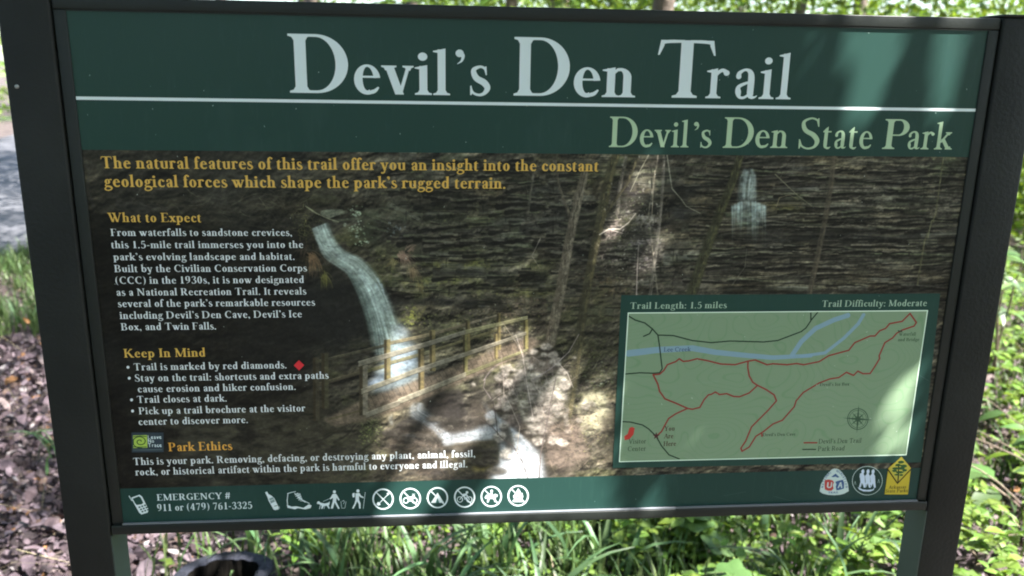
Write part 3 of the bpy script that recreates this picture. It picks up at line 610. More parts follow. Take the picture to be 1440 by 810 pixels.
    for P_, c, al in [([(560, 600), (600, 590), (640, 612), (650, 650), (600, 668), (545, 650), (548, 615)], (.22, .19, .165), .7), ([(625, 628), (690, 616), (702, 640), (690, 664), (640, 668), (610, 650)], (.21, .19, .15), .85),
                      ([(590, 545), (650, 545), (655, 592), (600, 590)], (.10, .09, .085), .85), ([(660, 560), (700, 570), (690, 596), (660, 592)], (.17, .15, .13), .7),
                      ([(575, 585), (600, 583), (612, 598), (560, 604), (553, 596)], (.075, .07, .07), .8), ([(565, 610), (592, 607), (598, 622), (570, 626)], (.27, .24, .22), .6)]:
        cv.fillp([P_], c, al, soft=3, tex=.5+.7*n3)
    speckle(600, 630, 80, 40, 420, [(.26, .22, .19), (.13, .12, .11), (.30, .26, .23), (.18, .16, .13)], .8, 3., .6, 2)
    speckle(660, 655, 50, 14, 140, [(.28, .26, .17), (.2, .19, .12), (.11, .1, .09)], .8, 3., .6)
    def stream():
        WB = [(.46, .48, .50), (.52, .54, .56), (.38, .40, .42), (.60, .61, .62)]
        for P_, al, sf_ in [([(577, 573), (596, 566), (602, 590), (575, 588)], .3, 4), ([(575, 584), (606, 585), (628, 612), (640, 618), (632, 628), (618, 618), (600, 598), (585, 592)], .35, 4), ([(622, 612), (690, 596), (694, 614), (622, 624)], .5, 3),
                            ([(684, 582), (700, 582), (712, 598), (728, 610), (736, 640), (745, 672), (700, 680), (694, 640), (696, 612)], .45, 5), ([(700, 640), (725, 614), (748, 624), (760, 636), (766, 680), (690, 680), (694, 655)], .7, 6)]: cv.fillp([P_], (.44, .46, .48), al, soft=sf_, tex=.5+.7*n2)
        cv.flow([(588, 566), (586, 578), (600, 588), (616, 602), (628, 618)], [18, 24, 22, 22, 20], 190, WB, rnd, .38, 1.3, (.2, .5))
        cv.flow([(552, 582), (549, 590), (553, 598)], [6, 8, 6], 16, WB, rnd, .4, 1.2, (.5, 1))
        cv.flow([(560, 611), (576, 613), (592, 615)], [5, 6, 5], 26, WB, rnd, .4, 1.2, (.4, 1))
        cv.flow([(622, 619), (650, 614), (672, 610), (694, 606)], [20, 24, 24, 26], 220, WB+[(.66, .67, .68)], rnd, .42, 1.6, (.2, .6))
        cv.flow([(688, 580), (696, 594), (708, 606), (718, 630), (722, 680)], [16, 22, 34, 46, 60], 300, WB, rnd, .36, 1.6, (.2, .5))
        cv.flow([(712, 604), (730, 620), (746, 645), (752, 682)], [12, 20, 26, 34], 170, WB+[(.66, .67, .68)], rnd, .4, 1.8, (.3, .6))
        cv.flow([(676, 560), (684, 572), (690, 584)], [6, 8, 10], 20, WB, rnd, .35, 1.2, (.5, 1))
        cv.fillp([[(694, 668), (705, 640), (730, 634), (756, 642), (768, 684), (690, 684)]], (.62, .63, .64), .75, soft=7)
        cv.fillp([[(640, 618), (668, 612), (694, 609), (692, 618), (660, 622), (640, 624)]], (.60, .61, .62), .6, soft=3)
        for i in range(60):
            x = rnd.uniform(624, 690); y = 616-(x-622)*.17; cv.line([(x, y-rnd.uniform(5, 10)), (x+1.5, y)], rnd.uniform(.6, 1.2), rnd.choice([(.6, .62, .64), (.22, .22, .24)]), rnd.uniform(.3, .6), soft=1.)
    veil(stream, 2, .72+.5*n2)
    for P_, c_ in [([(612, 598), (640, 592), (672, 586), (684, 596), (664, 606), (634, 610)], (.15, .135, .12)), ([(594, 600), (610, 606), (618, 624), (604, 632), (590, 620)], (.17, .15, .13)), ([(640, 624), (672, 620), (690, 622), (686, 634), (650, 640), (628, 636)], (.24, .215, .18)), ([(706, 596), (716, 600), (724, 626), (716, 634), (708, 616)], (.18, .17, .15)), ([(568, 590), (588, 592), (600, 604), (576, 606)], (.13, .12, .11))]: cv.fillp([P_], c_, .85, soft=2, tex=np.clip(.5+.8*n3, 0, 1)); cv.line([P_[0], P_[1], P_[2]], 1.2, [v*1.7 for v in c_], .6, soft=1.5)
    speckle(640, 600, 40, 12, 60, [(.3, .28, .25), (.1, .09, .08)], .8, 2.4, .6); speckle(604, 618, 30, 20, 90, [(.32, .29, .26), (.12, .11, .1)], .8, 2.6, .6)
    cv.fillp([[(672, 625), (700, 618), (704, 642), (694, 660), (670, 663), (650, 650)]], (.165, .155, .11), .8, soft=3, tex=.6+.6*n3)
    cv.fillp([[(705, 600), (716, 604), (722, 634), (712, 632), (706, 618)]], (.20, .19, .18), .7, soft=2)
    cv.fillp([[(664, 656), (690, 645), (694, 652), (680, 662), (666, 663)]], (.36, .32, .18), .8, soft=2)
    # pale boulders, right of the stream
    pal = [([(728, 510), (742, 502), (752, 540), (760, 590), (750, 610), (735, 590), (722, 548)], (.50, .48, .44)), ([(742, 545), (790, 528), (800, 560), (770, 612), (745, 608)], (.46, .43, .40)),
           ([(778, 530), (797, 522), (792, 560), (768, 566)], (.56, .54, .49)), ([(822, 552), (848, 550), (862, 578), (845, 610), (815, 612), (812, 575)], (.46, .44, .36)), ([(745, 505), (780, 495), (790, 522), (750, 530)], (.36, .32, .29)),
           ([(700, 560), (722, 560), (735, 600), (712, 600)], (.34, .30, .28)), ([(770, 600), (812, 585), (830, 640), (800, 668), (768, 655)], (.30, .26, .23)), ([(845, 590), (866, 570), (868, 640), (850, 655)], (.24, .22, .18))]
    for P_, c in pal: cv.fillp([P_], c, .85, soft=3, tex=np.clip(.45+.8*ss(.35, .6, n2), 0, 1))
    speckle(760, 560, 60, 60, 500, [(.45, .41, .39), (.30, .26, .24), (.18, .16, .14), (.52, .50, .46)], .6, 2.4, .55)
    speckle(830, 610, 40, 55, 420, [(.34, .29, .26), (.22, .19, .16), (.12, .11, .1), (.38, .37, .24)], .6, 2.4, .6)
    speckle(840, 500, 30, 50, 300, [(.22, .23, .13), (.14, .15, .09), (.30, .30, .22), (.09, .09, .07)], .8, 3., .6)
    speckle(845, 540, 26, 24, 100, [(.36, .38, .33), (.16, .18, .1)], .8, 3., .6)
    mix(I, (.09, .09, .07), G(838, 455, 40, 40)*.5); mix(I, (.10, .09, .08), G(690, 550, 40, 20)*.6)
    for i in range(90):
        x, y = rnd.gauss(752, 34), rnd.gauss(556, 40); r_ = rnd.uniform(3, 11); g = rnd.uniform(.38, .68); P_ = [(x+r_*rnd.uniform(.7, 1.2)*math.cos(a*.9), y+r_*.75*rnd.uniform(.6, 1.2)*math.sin(a*.9)) for a in range(7)]
        cv.fillp([[(a, b+2.5) for a, b in P_]], (.09, .075, .065), .6, soft=2); cv.fillp([P_], (g*1.03, g*.97, g*.9), rnd.uniform(.4, .85), soft=1, tex=np.clip(.4+.9*n3, 0, 1))
    for i in range(70):
        x, y = rnd.uniform(550, 700), rnd.uniform(585, 672); r_ = rnd.uniform(3, 12); g = rnd.uniform(.12, .30); P_ = [(x+r_*1.5*rnd.uniform(.7, 1.2)*math.cos(a*.9), y+r_*.5*rnd.uniform(.6, 1.2)*math.sin(a*.9)) for a in range(7)]
        if 618 < x < 700 and 596 < y < 626: continue
        cv.fillp([[(a, b+2.5) for a, b in P_]], (.05, .045, .04), .6, soft=2); cv.fillp([P_], (g*1.06, g*.97, g*.86), rnd.uniform(.4, .8), soft=1, tex=np.clip(.4+.9*n3, 0, 1))
    # foreground shrubs: ivy-like clump by the bridge foot
    speckle(520, 600, 22, 46, 420, [(.20, .22, .12), (.30, .32, .18), (.11, .13, .07), (.40, .42, .26)], .8, 2.4, .65)
    # bridge
    wd_, wl, wk = (.34, .322, .28), (.45, .43, .3), (.10, .09, .07)
    cv.fillp([[(455, 590), (515, 560), (588, 534), (655, 508), (742, 474), (762, 480), (745, 494), (700, 515), (640, 542), (560, 577), (516, 592), (470, 600)]], (.29, .25, .21), .93, soft=2, tex=.6+.6*n3)
    for k in range(34):
        u = k/33; cv.line([(508+236*u, 586-94*u-8*math.sin(u*3)), (500+240*u, 566-90*u)], .9, (.12, .10, .08), .55)
    def beam(x0, y0, x1, y1, a, b, c=wd_, al=.95):
        cv.fillp([[(x0, y0), (x1, y1), (x1, y1+b), (x0, y0+a)]], c, al, tex=np.clip(.75+.4*n3, 0, 1))
        cv.line([(x0, y0+.6), (x1, y1+.6)], 1., [v*1.35 for v in c], .8); cv.line([(x0, y0+a), (x1, y1+b)], .9, wk, .7)
    def post(x, y0, y1, wd, dark=1, c=(.34, .30, .19)):
        cv.fillp([[(x, y0), (x+wd, y0-1), (x+wd+.5, y1), (x+.5, y1)]], c, .95, tex=np.clip(.75+.4*n3, 0, 1)); cv.fillp([[(x, y0), (x+wd*.42, y0), (x+wd*.42, y1), (x+.5, y1)]], (.13, .11, .075), .85)
    # far rail
    beam(440, 508, 540, 484, 5, 4, (.20, .19, .15), .8); beam(548, 480, 606, 468, 5, 5, (.32, .29, .22)); beam(606, 468, 660, 453, 5, 4, (.28, .25, .2)); beam(660, 453, 704, 441, 4, 3, (.34, .31, .26))
    beam(548, 508, 606, 492, 5, 5, (.32, .3, .22)); beam(606, 492, 700, 462, 4, 4, (.28, .26, .18)); beam(440, 540, 512, 520, 6, 5, (.20, .18, .14), .8); post(440, 503, 592, 9, c=(.17, .155, .12)); beam(515, 520, 545, 511, 5, 5, (.26, .25, .17))
    post(540, 478, 537, 9); post(604, 465, 522, 8); post(655, 452, 505, 6); post(699, 441, 492, 5); post(452, 497, 575, 10, c=(.19, .18, .13))
    # near rail
    post(505, 510, 584, 12, c=(.325, .305, .26)); post(588, 490, 550, 8, c=(.36, .31, .20)); post(651, 464, 524, 6.5, c=(.34, .32, .2)); post(736, 450, 491, 6.5, c=(.36, .33, .2)); post(695, 470, 505, 5)
    beam(504, 508, 588, 484, 8, 7); beam(588, 484, 655, 464, 7.5, 6); beam(655, 464, 742, 444, 6, 5, (.37, .355, .26))
    beam(508, 547, 588, 517, 8, 7, (.36, .34, .29)); beam(588, 517, 655, 495, 7.5, 6.5); beam(655, 495, 740, 466, 6.5, 5, (.34, .32, .275))
    beam(560, 561, 655, 523, 8, 7, (.36, .34, .29)); beam(655, 523, 742, 490, 6, 4, (.27, .26, .18)); beam(515, 580, 562, 562, 8, 8, (.33, .31, .265))
    cv.line([(462, 590), (505, 578)], 3, (.2, .19, .12), .6)
    # bare twigs over everything
    wt, dk = (.54, .50, .47), (.13, .11, .105)
    for p, w0, c in [([(742, 672), (735, 650), (722, 628), (705, 615), (692, 600), (676, 590)], 1.9, (.22, .19, .18)), ([(758, 676), (760, 640), (768, 600), (776, 560), (782, 530)], 2.2, (.25, .22, .21)),
                     ([(700, 612), (697, 585), (692, 560), (680, 535)], 1.3, dk), ([(726, 640), (731, 600), (718, 570), (710, 555)], 1.5, (.5, .46, .42)), ([(750, 590), (742, 545), (735, 500), (725, 470)], 1.5, wt),
                     ([(748, 535), (775, 518), (800, 495), (814, 470)], 1.8, (.44, .40, .40)), ([(785, 510), (798, 525), (806, 545)], 1.5, wt), ([(706, 452), (735, 495), (742, 520)], 1.2, (.4, .37, .32)),
                     ([(680, 535), (690, 520), (704, 510)], 1.4, (.36, .32, .32)), ([(690, 560), (680, 545), (683, 530), (695, 518)], 1.4, (.30, .27, .27)), ([(709, 565), (708, 530), (705, 500)], 1.3, (.42, .38, .35)),
                     ([(760, 335), (748, 360), (760, 378)], 1., wt), ([(843, 330), (856, 322), (872, 322), (884, 313), (894, 300)], 1.8, (.62, .58, .54)), ([(856, 322), (868, 326), (876, 328)], 1.2, (.6, .56, .52)),
                     ([(938, 218), (942, 245), (945, 265), (958, 280), (965, 290), (985, 300)], 1.6, (.42, .41, .36)), ([(912, 218), (900, 240), (886, 270)], 1.5, (.40, .39, .33)), ([(921, 240), (918, 275), (917, 300)], 1.8, (.46, .42, .36)),
                     ([(1090, 245), (1108, 262), (1122, 275), (1142, 290)], 1.5, (.36, .35, .28)), ([(1092, 290), (1096, 278), (1110, 274), (1122, 280)], 1.2, (.40, .36, .27)), ([(1305, 335), (1310, 310), (1340, 312)], 1.3, (.4, .4, .3)),
                     ([(1150, 240), (1180, 232), (1205, 222)], 1., (.32, .31, .24)), ([(1050, 390), (1090, 388), (1120, 382)], 1.2, (.40, .38, .32)), ([(895, 418), (896, 380), (898, 345)], 1.6, (.5, .46, .44)), ([(1030, 400), (1048, 375), (1050, 350)], 1., (.34, .33, .28))]:
        cv.line(p, w0, c, .85, w0*.6)
    for i in range(60): cv.twig(rnd.gauss(760, 30), rnd.uniform(500, 600), rnd.uniform(.3, 2.8), rnd.uniform(18, 50), rnd.uniform(.7, 1.3), rnd.choice([wt, (.42, .38, .37), (.3, .26, .25)]), .5, rnd, 2)
    for i in range(64): cv.twig(rnd.gauss(812, 30), rnd.uniform(570, 668), rnd.uniform(.2, 2.9), rnd.uniform(18, 50), rnd.uniform(.7, 1.2), rnd.choice([(.36, .30, .26), (.26, .22, .19), (.44, .38, .32)]), .45, rnd, 2)
    for i in range(26): cv.twig(rnd.gauss(885, 24), rnd.uniform(290, 400), rnd.uniform(.3, 2.9), rnd.uniform(14, 36), rnd.uniform(.6, 1.), (.42, .38, .36), .4, rnd, 2)
    for i in range(22): cv.twig(rnd.uniform(960, 1110), rnd.uniform(330, 415), rnd.uniform(.3, 2.9), rnd.uniform(14, 40), rnd.uniform(.5, .9), (.33, .31, .27), .35, rnd, 2)
    for i in range(14): cv.twig(rnd.gauss(1318, 16), rnd.uniform(225, 330), rnd.uniform(.3, 2.9), rnd.uniform(12, 30), rnd.uniform(.5, .9), (.48, .47, .42), .4, rnd, 2)
    for i in range(20): cv.twig(rnd.uniform(740, 840), rnd.uniform(240, 380), rnd.uniform(.3, 2.9), rnd.uniform(12, 34), rnd.uniform(.5, .9), (.36, .35, .31), .35, rnd, 2)
    for i in range(70):
        x = rnd.uniform(520, 700); cv.twig(x, rnd.uniform(664, 684), rnd.uniform(.2, 2.9), rnd.uniform(8, 26), .8, rnd.choice([(.34, .28, .22), (.2, .17, .14)]), .5, rnd, 1)
    for i in range(60):
        x = rnd.uniform(880, 1345); cv.twig(x, rnd.uniform(652, 672), rnd.uniform(.2, 2.9), rnd.uniform(8, 22), .8, rnd.choice([(.25, .22, .18), (.16, .16, .13), (.10, .12, .09)]), .5, rnd, 1)
    # edges fade darker toward the print's margins, as printed; ragged left margin
    I *= (.72+.62*n3)[..., None]*(.8+.4*n2)[..., None]*1.13
    I *= (1-.38*ss(330, 150, U)*ss(250, 330, V)-.22*ss(1250, 1345, U))[..., None]
    cv.line([(121, 226), (126, 245), (122, 262), (131, 290)], 2.5, (.22, .22, .22), .5, 4, 3., noise=n3)
    I += (grain*.045)[..., None]*(.4+I*2); I *= .9; I += np.array([.030, .030, .028], np.float32); np.clip(I, .015, 1, out=I)

def paint_print():
    rnd = random.Random(5)
    half = np.zeros(((TH+1)//2, TW//2, 3), np.float32)
    paint_scene(Canvas(half, .5), rnd)
    # enlarge the picture to full size
    yy = np.clip((np.arange(TH)+.5)/2-.5, 0, half.shape[0]-1.001); xx = np.clip((np.arange(TW)+.5)/2-.5, 0, half.shape[1]-1.001)
    y0, x0 = yy.astype(int), xx.astype(int); fy, fx = (yy-y0).astype(np.float32)[:, None, None], (xx-x0).astype(np.float32)[None, :, None]
    y1, x1 = np.minimum(y0+1, half.shape[0]-1), np.minimum(x0+1, half.shape[1]-1)
    top = half[y0][:, x0]*(1-fx)+half[y0][:, x1]*fx; bot = half[y1][:, x0]*(1-fx)+half[y1][:, x1]*fx
    I = top*(1-fy)+bot*fy; cv = Canvas(I, 1.)
    GR = (.112, .195, .178)
    yh = (PT(117, 212)[1]+PT(1355, 219.5)[1])/2; cv.fillp([[(0, 0), (TW, 0), (TW, yh), (0, yh)]], GR, raw=True)
    yb = (PT(180, 684)[1]+PT(867, 671.7)[1])/2; cv.fillp([[(0, yb), (TW, yb), (TW, TH), (0, TH)]], (.10, .188, .172), raw=True)
    WH, GO, TX = (.68, .71, .72), (.68, .545, .26), (.70, .715, .725)
    ya = (PT(107, 138.5)[1]+PT(1372, 154.2)[1])/2; cv.fillp([[(PT(107, 138)[0], ya-4.5), (PT(1372, 154)[0], ya-4.5), (PT(1372, 154)[0], ya+4.5), (PT(107, 138)[0], ya+4.5)]], WH, raw=True)
    def word(parts, col, T, t):
        for txt, xa, xb, y, cap, TT in parts: cv.text(txt, xa, y, xb, y, cap, col, TT or T, t)
    word([('D', 408, 490.7, 131, 83, 18), ('evil', 498.5, 633, 133, 62, 17), ("'", 640.5, 653.5, 132, 62, 15.5), ('s', 661, 689.5, 134, 62, 15.5), ('D', 722, 800, 135, 82.5, 18), ('en', 806, 893, 136.5, 62, 17),
          ('T', 921.5, 1002, 137.5, 81, 17.5), ('rail', 991.5, 1111.5, 139, 62, 14.5)], (.68, .715, .725), 15, 4.8)
    word([('D', 856, 895.5, 207, 43, 15.5), ('evil', 899, 968, 207, 37, 15), ("'", 973.5, 981, 207.5, 36, 15), ('s', 984.5, 1000, 207.5, 37, 15), ('D', 1016, 1058, 208, 43, 15.5), ('en', 1061, 1107, 208, 37, 15), ('S', 1122, 1151, 209, 43, 14),
          ('tate', 1155, 1225, 209, 37, 15), ('P', 1240, 1275, 209.5, 42, 15.5), ('ark', 1275, 1338, 210, 37, 14)], (.54, .615, .51), 15, 5)
    for txt, a, b, c, d, cap, col in [
        ("The natural features of this trail offer you an insight into the constant", 142.7, 237, 841.7, 240.7, 16.2, GO), ("geological forces which shape the park's rugged terrain.", 146.7, 263, 710.7, 265, 16.2, GO),
        ("What to Expect", 151.7, 312.3, 283.3, 312.3, 13, GO), ("From waterfalls to sandstone crevices,", 155.7, 331.7, 410.7, 331.7, 10, TX), ("this 1.5-mile trail immerses you into the", 156.7, 348.7, 426.7, 349, 10, TX),
        ("park's evolving landscape and habitat.", 159.3, 365.7, 414.3, 365.7, 10, TX), ("Built by the Civilian Conservation Corps", 161, 382.3, 432, 382, 10, TX), ("(CCC) in the 1930s, it is now designated", 162.7, 398.7, 427.3, 398.3, 10, TX),
        ("as a National Recreation Trail. It reveals", 164.3, 415.3, 431, 414.7, 10, TX), ("several of the park's remarkable resources", 166.3, 431.3, 443.3, 430.3, 10, TX), ("including Devil's Den Cave, Devil's Ice", 168.3, 447.7, 424.7, 447, 10, TX),
        ("Box, and Twin Falls.", 170.3, 464, 304, 463.7, 10, TX), ("Keep In Mind", 174.3, 502.7, 288.7, 501.7, 12.2, GO), ("Trail is marked by red diamonds.", 188.3, 520, 403, 518.8, 9.8, TX),
        ("Stay on the trail: shortcuts and extra paths", 190, 535.6, 462.4, 533.3, 9.8, TX), ("cause erosion and hiker confusion.", 194, 551, 416, 549, 9.8, TX), ("Trail closes at dark.", 193, 566.2, 319, 565, 9.8, TX),
        ("Pick up a trail brochure at the visitor", 195.2, 582, 429.5, 579.2, 9.8, TX), ("center to discover more.", 195.2, 597.2, 348.7, 595.3, 9.8, TX), ("Park Ethics", 237, 634.4, 327, 632.8, 12, (.72, .52, .22)),
        ("This is your park. Removing, defacing, or destroying any plant, animal, fossil,", 187.6, 653, 668.3, 643.6, 9.8, TX), ("rock, or historical artifact within the park is harmful to everyone and illegal.", 190.2, 667.7, 657.3, 658, 9.8, TX),
        ("EMERGENCY #", 220.9, 703.3, 323.8, 701.7, 9, WH), ("911 or (479) 761-3325", 221.6, 718, 355, 715.5, 9.6, WH)]:
        W_ = txt.split(' ')
        cv.text(txt, a, b, c, d, cap, col, 19 if cap > 11 else 18.5, 6.3)
    for x, y in [(180, 516.5), (181.8, 531.8), (185, 562.4), (186.4, 578)]: cv.fillp([[(x+2.2*math.cos(k*.7), y+2.2*math.sin(k*.7)) for k in range(9)]], TX)
    cv.fillp([[(420.3, 506.5), (428, 513.5), (420.5, 521), (413, 513.8)]], (.66, .17, .19))
    # leave-no-trace mark
    cv.fillp([[(185, 608), (230, 608), (230.5, 635.5), (185.6, 636)]], (.17, .21, .24), .9)
    cv.fillp([[(187.2, 612), (207.3, 611.4), (207.6, 629.4), (187.6, 629.8)]], (.52, .60, .26))
    sp = [(197.3+(1.2+.95*a)*math.cos(a), 620.6-(1.+.72*a)*math.sin(a)) for a in np.linspace(.3, 11.2, 70) if True]
    cv.line([p for p in sp if 187.5 < p[0] < 207], 1.3, (.12, .2, .12)); cv.line([(188, 614), (197, 612.8), (206, 613.5)], 1., (.12, .2, .12)); cv.line([(188, 628), (194, 628.4), (206, 628)], 1., (.12, .2, .12))
    for t_, y, xb in [('Leave', 616.8, 227.3), ('No', 622.3, 217), ('Trace', 628.2, 227.6)]: cv.text(t_, 208.5, y, xb, y, 5.2, (.7, .74, .74), 15, 13, False)
    cv.line([(188, 632.5), (228, 632)], .8, (.45, .5, .5), .6)
    # pictograms of the bottom band; traced in an enlarged frame
    Z = lambda pts: [(360+x/3.6, 670+y/3.6) for x, y in pts]
    Zl = lambda pts, w_, c=WH, al=1.: cv.line(Z(pts), w_/3.6, c, al)
    Zf = lambda pts, c=WH, al=1.: cv.fillp([Z(pts)], c, al)
    dot = lambda x, y, r, c=WH: Zf([(x+r*math.cos(k*.45), y+r*math.sin(k*.45)) for k in range(14)], c)
    q = lambda pts: [((x-160*0)/1, y) for x, y in pts]
    Y6 = lambda pts: [(160+x/3.857, 600+y/3.857) for x, y in pts]
    cv.line(Y6([(84, 376), (98, 400)]), 1.4, WH); cv.fillp([Y6([(95, 384), (140, 368), (154, 378), (190, 450), (184, 466), (150, 476), (138, 466), (100, 398)])], WH)
    cv.fillp([Y6([(103, 390), (136, 377), (146, 384), (160, 412), (152, 420), (124, 424), (116, 414)])], (.11, .21, .19))
    for r_ in range(3):
        for c_ in range(3): x, y = 134+c_*15+r_*8, 434-c_*5+r_*12; cv.fillp([Y6([(x, y), (x+9, y-3), (x+12, y+4), (x+3, y+7)])], (.11, .21, .19))
    DG = (.11, .21, .19)
    Zf([(46, 80), (56, 75), (63, 88), (78, 96), (92, 108), (117, 158), (112, 166), (97, 170), (88, 166), (64, 122), (58, 104), (52, 92)]); Zf([(66, 112), (86, 104), (97, 126), (76, 136)], DG, .5)
    Zl([(72, 122), (88, 116)], 3); Zl([(94, 150), (108, 146)], 3, DG); Zl([(118, 150), (120, 160), (110, 168)], 2)
    for p in [[(160, 86), (180, 80), (200, 76)], [(162, 86), (158, 120), (160, 142)], [(196, 84), (222, 112), (246, 124), (270, 136)], [(212, 84), (198, 92)], [(220, 92), (202, 100)], [(226, 102), (208, 110)], [(232, 112), (216, 118)]]: Zl(p, 4.5)
    Zf([(205, 84), (224, 84), (236, 118), (214, 112)], WH, .7); Zf([(156, 142), (180, 152), (205, 150), (240, 158), (268, 140), (282, 146), (276, 160), (250, 166), (212, 160), (198, 166), (160, 158)]); Zl([(224, 122), (240, 124), (250, 130)], 4)
    # dog walker and litter bin
    Zf([(310, 128), (318, 124), (328, 132), (348, 136), (366, 132), (374, 124), (372, 142), (368, 146), (374, 162), (368, 163), (358, 148), (344, 150), (336, 164), (330, 163), (332, 148), (320, 140), (308, 138)])
    Zl([(340, 126), (372, 112), (392, 96)], 2.5); Zl([(326, 146), (322, 163)], 4); Zl([(348, 150), (344, 163)], 3)
    dot(397, 77, 8); Zf([(388, 88), (404, 86), (412, 96), (424, 118), (418, 122), (408, 108), (406, 126), (424, 162), (416, 164), (398, 132), (390, 162), (378, 162), (388, 126), (390, 108), (376, 116), (374, 112)])
    Zl([(430, 126), (434, 160), (450, 160), (456, 126)], 2.5); Zl([(436, 126), (444, 120), (448, 130), (442, 138)], 2.5)
    # hiker
    dot(516, 73, 8.5); Zf([(489, 84), (500, 82), (500, 104), (490, 106), (487, 94)]); Zf([(503, 84), (524, 83), (532, 96), (546, 104), (544, 110), (528, 104), (522, 98), (522, 118), (530, 136), (530, 162), (522, 162), (520, 140), (512, 126), (504, 144), (494, 163), (486, 161), (498, 138), (504, 118)])
    Zl([(553, 80), (548, 120), (543, 162)], 3)
    # six prohibition rings
    for i, (cx, cy) in enumerate([(643, 114), (781, 111), (919, 107), (1056, 104), (1191, 101), (1327, 97)]):
        o = lambda pts: [(cx+x, cy+y) for x, y in pts]
        if i == 0: Zl(o([(-24, 26), (26, -24)]), 5); Zf(o([(18, -30), (28, -34), (34, -26), (24, -18)])); Zf(o([(-34, 26), (-26, 14), (-16, 18), (-12, 28), (-24, 34)]))
        if i == 1:
            for x in (-22, 22): Zl(o([(x+13*math.cos(a*.6), 10+13*math.sin(a*.6)) for a in range(12)]), 6)
            Zf(o([(-30, -4), (-14, -8), (6, -10), (16, -20), (22, -16), (26, -2), (12, 4), (8, 14), (-10, 14), (-14, 0)])); Zl(o([(10, -22), (24, -22)]), 3)
        if i == 2: Zf(o([(0, -26), (34, 26), (-34, 26)])); Zf(o([(0, 0), (9, 26), (-9, 26)]), (.2, .33, .31))
        if i == 3:
            for x in (-24, 24): Zl(o([(x+14*math.cos(a*.6), 12+14*math.sin(a*.6)) for a in range(12)]), 5)
            Zl(o([(-24, 12), (-8, -8), (12, -10), (24, 12)]), 5); Zl(o([(-6, -8), (2, 12), (14, -8)]), 4); dot(cx+12, cy-24, 7); Zf(o([(-10, -16), (10, -20), (14, -8), (-4, -4)]))
        if i == 4: Zf(o([(-34, 4), (-24, -10), (-10, -6), (-4, -20), (6, -20), (8, -6), (20, -14), (34, -8), (30, 2), (22, 2), (24, 28), (16, 28), (12, 12), (-8, 12), (-14, 30), (-22, 30), (-20, 10), (-30, 12)])); dot(cx+2, cy-28, 7)
        if i == 5: Zf(o([(0, -38), (12, -22), (10, -12), (20, -16), (26, 4), (20, 18), (30, 26), (24, 32), (-24, 32), (-30, 26), (-20, 18), (-26, 2), (-16, -10), (-8, -24)])); Zf(o([(0, -6), (8, 8), (0, 14), (-8, 8)]), (.2, .33, .31))
        Zl([(cx-37, cy-37), (cx+37, cy+37)], 7, WH)
        Zl([(cx+50*math.cos(a*.157), cy+50*math.sin(a*.157)) for a in range(41)], 9.5)
    # trail map inset
    cv.fillp([[(873.5, 415), (1322, 412.5), (1295, 650), (861.5, 658)]], (.115, .205, .185))
    M = lambda pts: [(840+x/3, 400+y/3) for x, y in pts]
    inner = M([(130, 120), (1392, 110), (1302, 718), (93, 747)]); cv.fillp([inner], (.395, .465, .375))
    t0 = PTS(inner).min(0).astype(int); t1 = PTS(inner).max(0).astype(int)
    n_ = vnoise(TH, TW, 300, 260, 31, 3, .5); cf = np.abs(((n_*26) % 1)-.5); mk = fill([PTS(inner)-t0], t1[1]-t0[1], t1[0]-t0[0])
    iso = ss(.10, .02, cf[t0[1]:t1[1], t0[0]:t1[0]])*mk; mix(I[t0[1]:t1[1], t0[0]:t1[0]], (.34, .45, .33), iso*.55)
    RD, TR_, CR = (.11, .17, .13), (.44, .17, .155), (.405, .50, .575)
    for p, a, b in [([(132, 290), (250, 276), (400, 268), (500, 286), (640, 300), (740, 308), (830, 303), (900, 300)], 11, 6), ([(822, 296), (860, 240), (920, 185), (1000, 148), (1056, 130)], 8, 8), ([(860, 302), (960, 288), (1040, 225), (1100, 165), (1122, 128)], 5, 6)]:
        cv.line(M(p), a, CR, .85, b, 2.)
    for p in [[(132, 133), (160, 150), (200, 162), (232, 187), (255, 213), (262, 260), (270, 330), (273, 355), (262, 372), (235, 374), (180, 372), (118, 377)], [(232, 187), (220, 207), (195, 218)], [(900, 120), (900, 152)],
              [(255, 213), (320, 215), (400, 236), (480, 245), (560, 238), (700, 242), (760, 236), (860, 198), (880, 182), (905, 145), (928, 118)], [(107, 578), (140, 580), (190, 592), (215, 608), (248, 640), (270, 680), (302, 718), (345, 735)], [(866, 695), (920, 695)]]: cv.line(M(p), 2., RD)
    for p in [[(235, 380), (262, 378), (280, 362), (295, 338), (330, 325), (345, 313), (362, 324), (385, 322), (420, 313), (460, 320), (520, 335), (580, 338), (635, 323), (665, 318), (715, 338), (740, 334), (800, 338), (840, 333), (870, 338), (935, 325), (975, 300), (1060, 277), (1085, 245), (1150, 217), (1170, 217), (1190, 195), (1215, 185), (1232, 165), (1285, 155), (1318, 122), (1345, 160), (1335, 175), (1285, 192), (1262, 205), (1245, 225), (1212, 245), (1188, 300), (1190, 312), (1170, 345), (1150, 375), (1120, 376), (1098, 365), (1080, 383), (1050, 370), (1018, 392), (980, 398), (935, 415), (868, 455), (838, 490), (830, 515), (780, 572), (740, 588), (700, 620), (668, 640), (640, 685), (610, 703), (605, 690), (625, 660), (650, 600), (720, 530), (755, 490), (745, 465), (710, 442), (675, 425), (655, 412), (640, 385), (634, 350), (635, 323)],
              [(235, 380), (255, 420), (262, 450), (285, 482), (330, 500), (380, 522), (400, 526), (432, 518), (450, 485), (468, 465), (480, 463), (497, 453), (515, 464), (545, 460), (575, 472), (600, 473), (640, 457), (675, 425)], [(380, 522), (330, 545), (300, 565), (270, 620), (248, 640)], [(872, 667), (925, 667)]]: cv.line(M(p), 2.5, TR_)
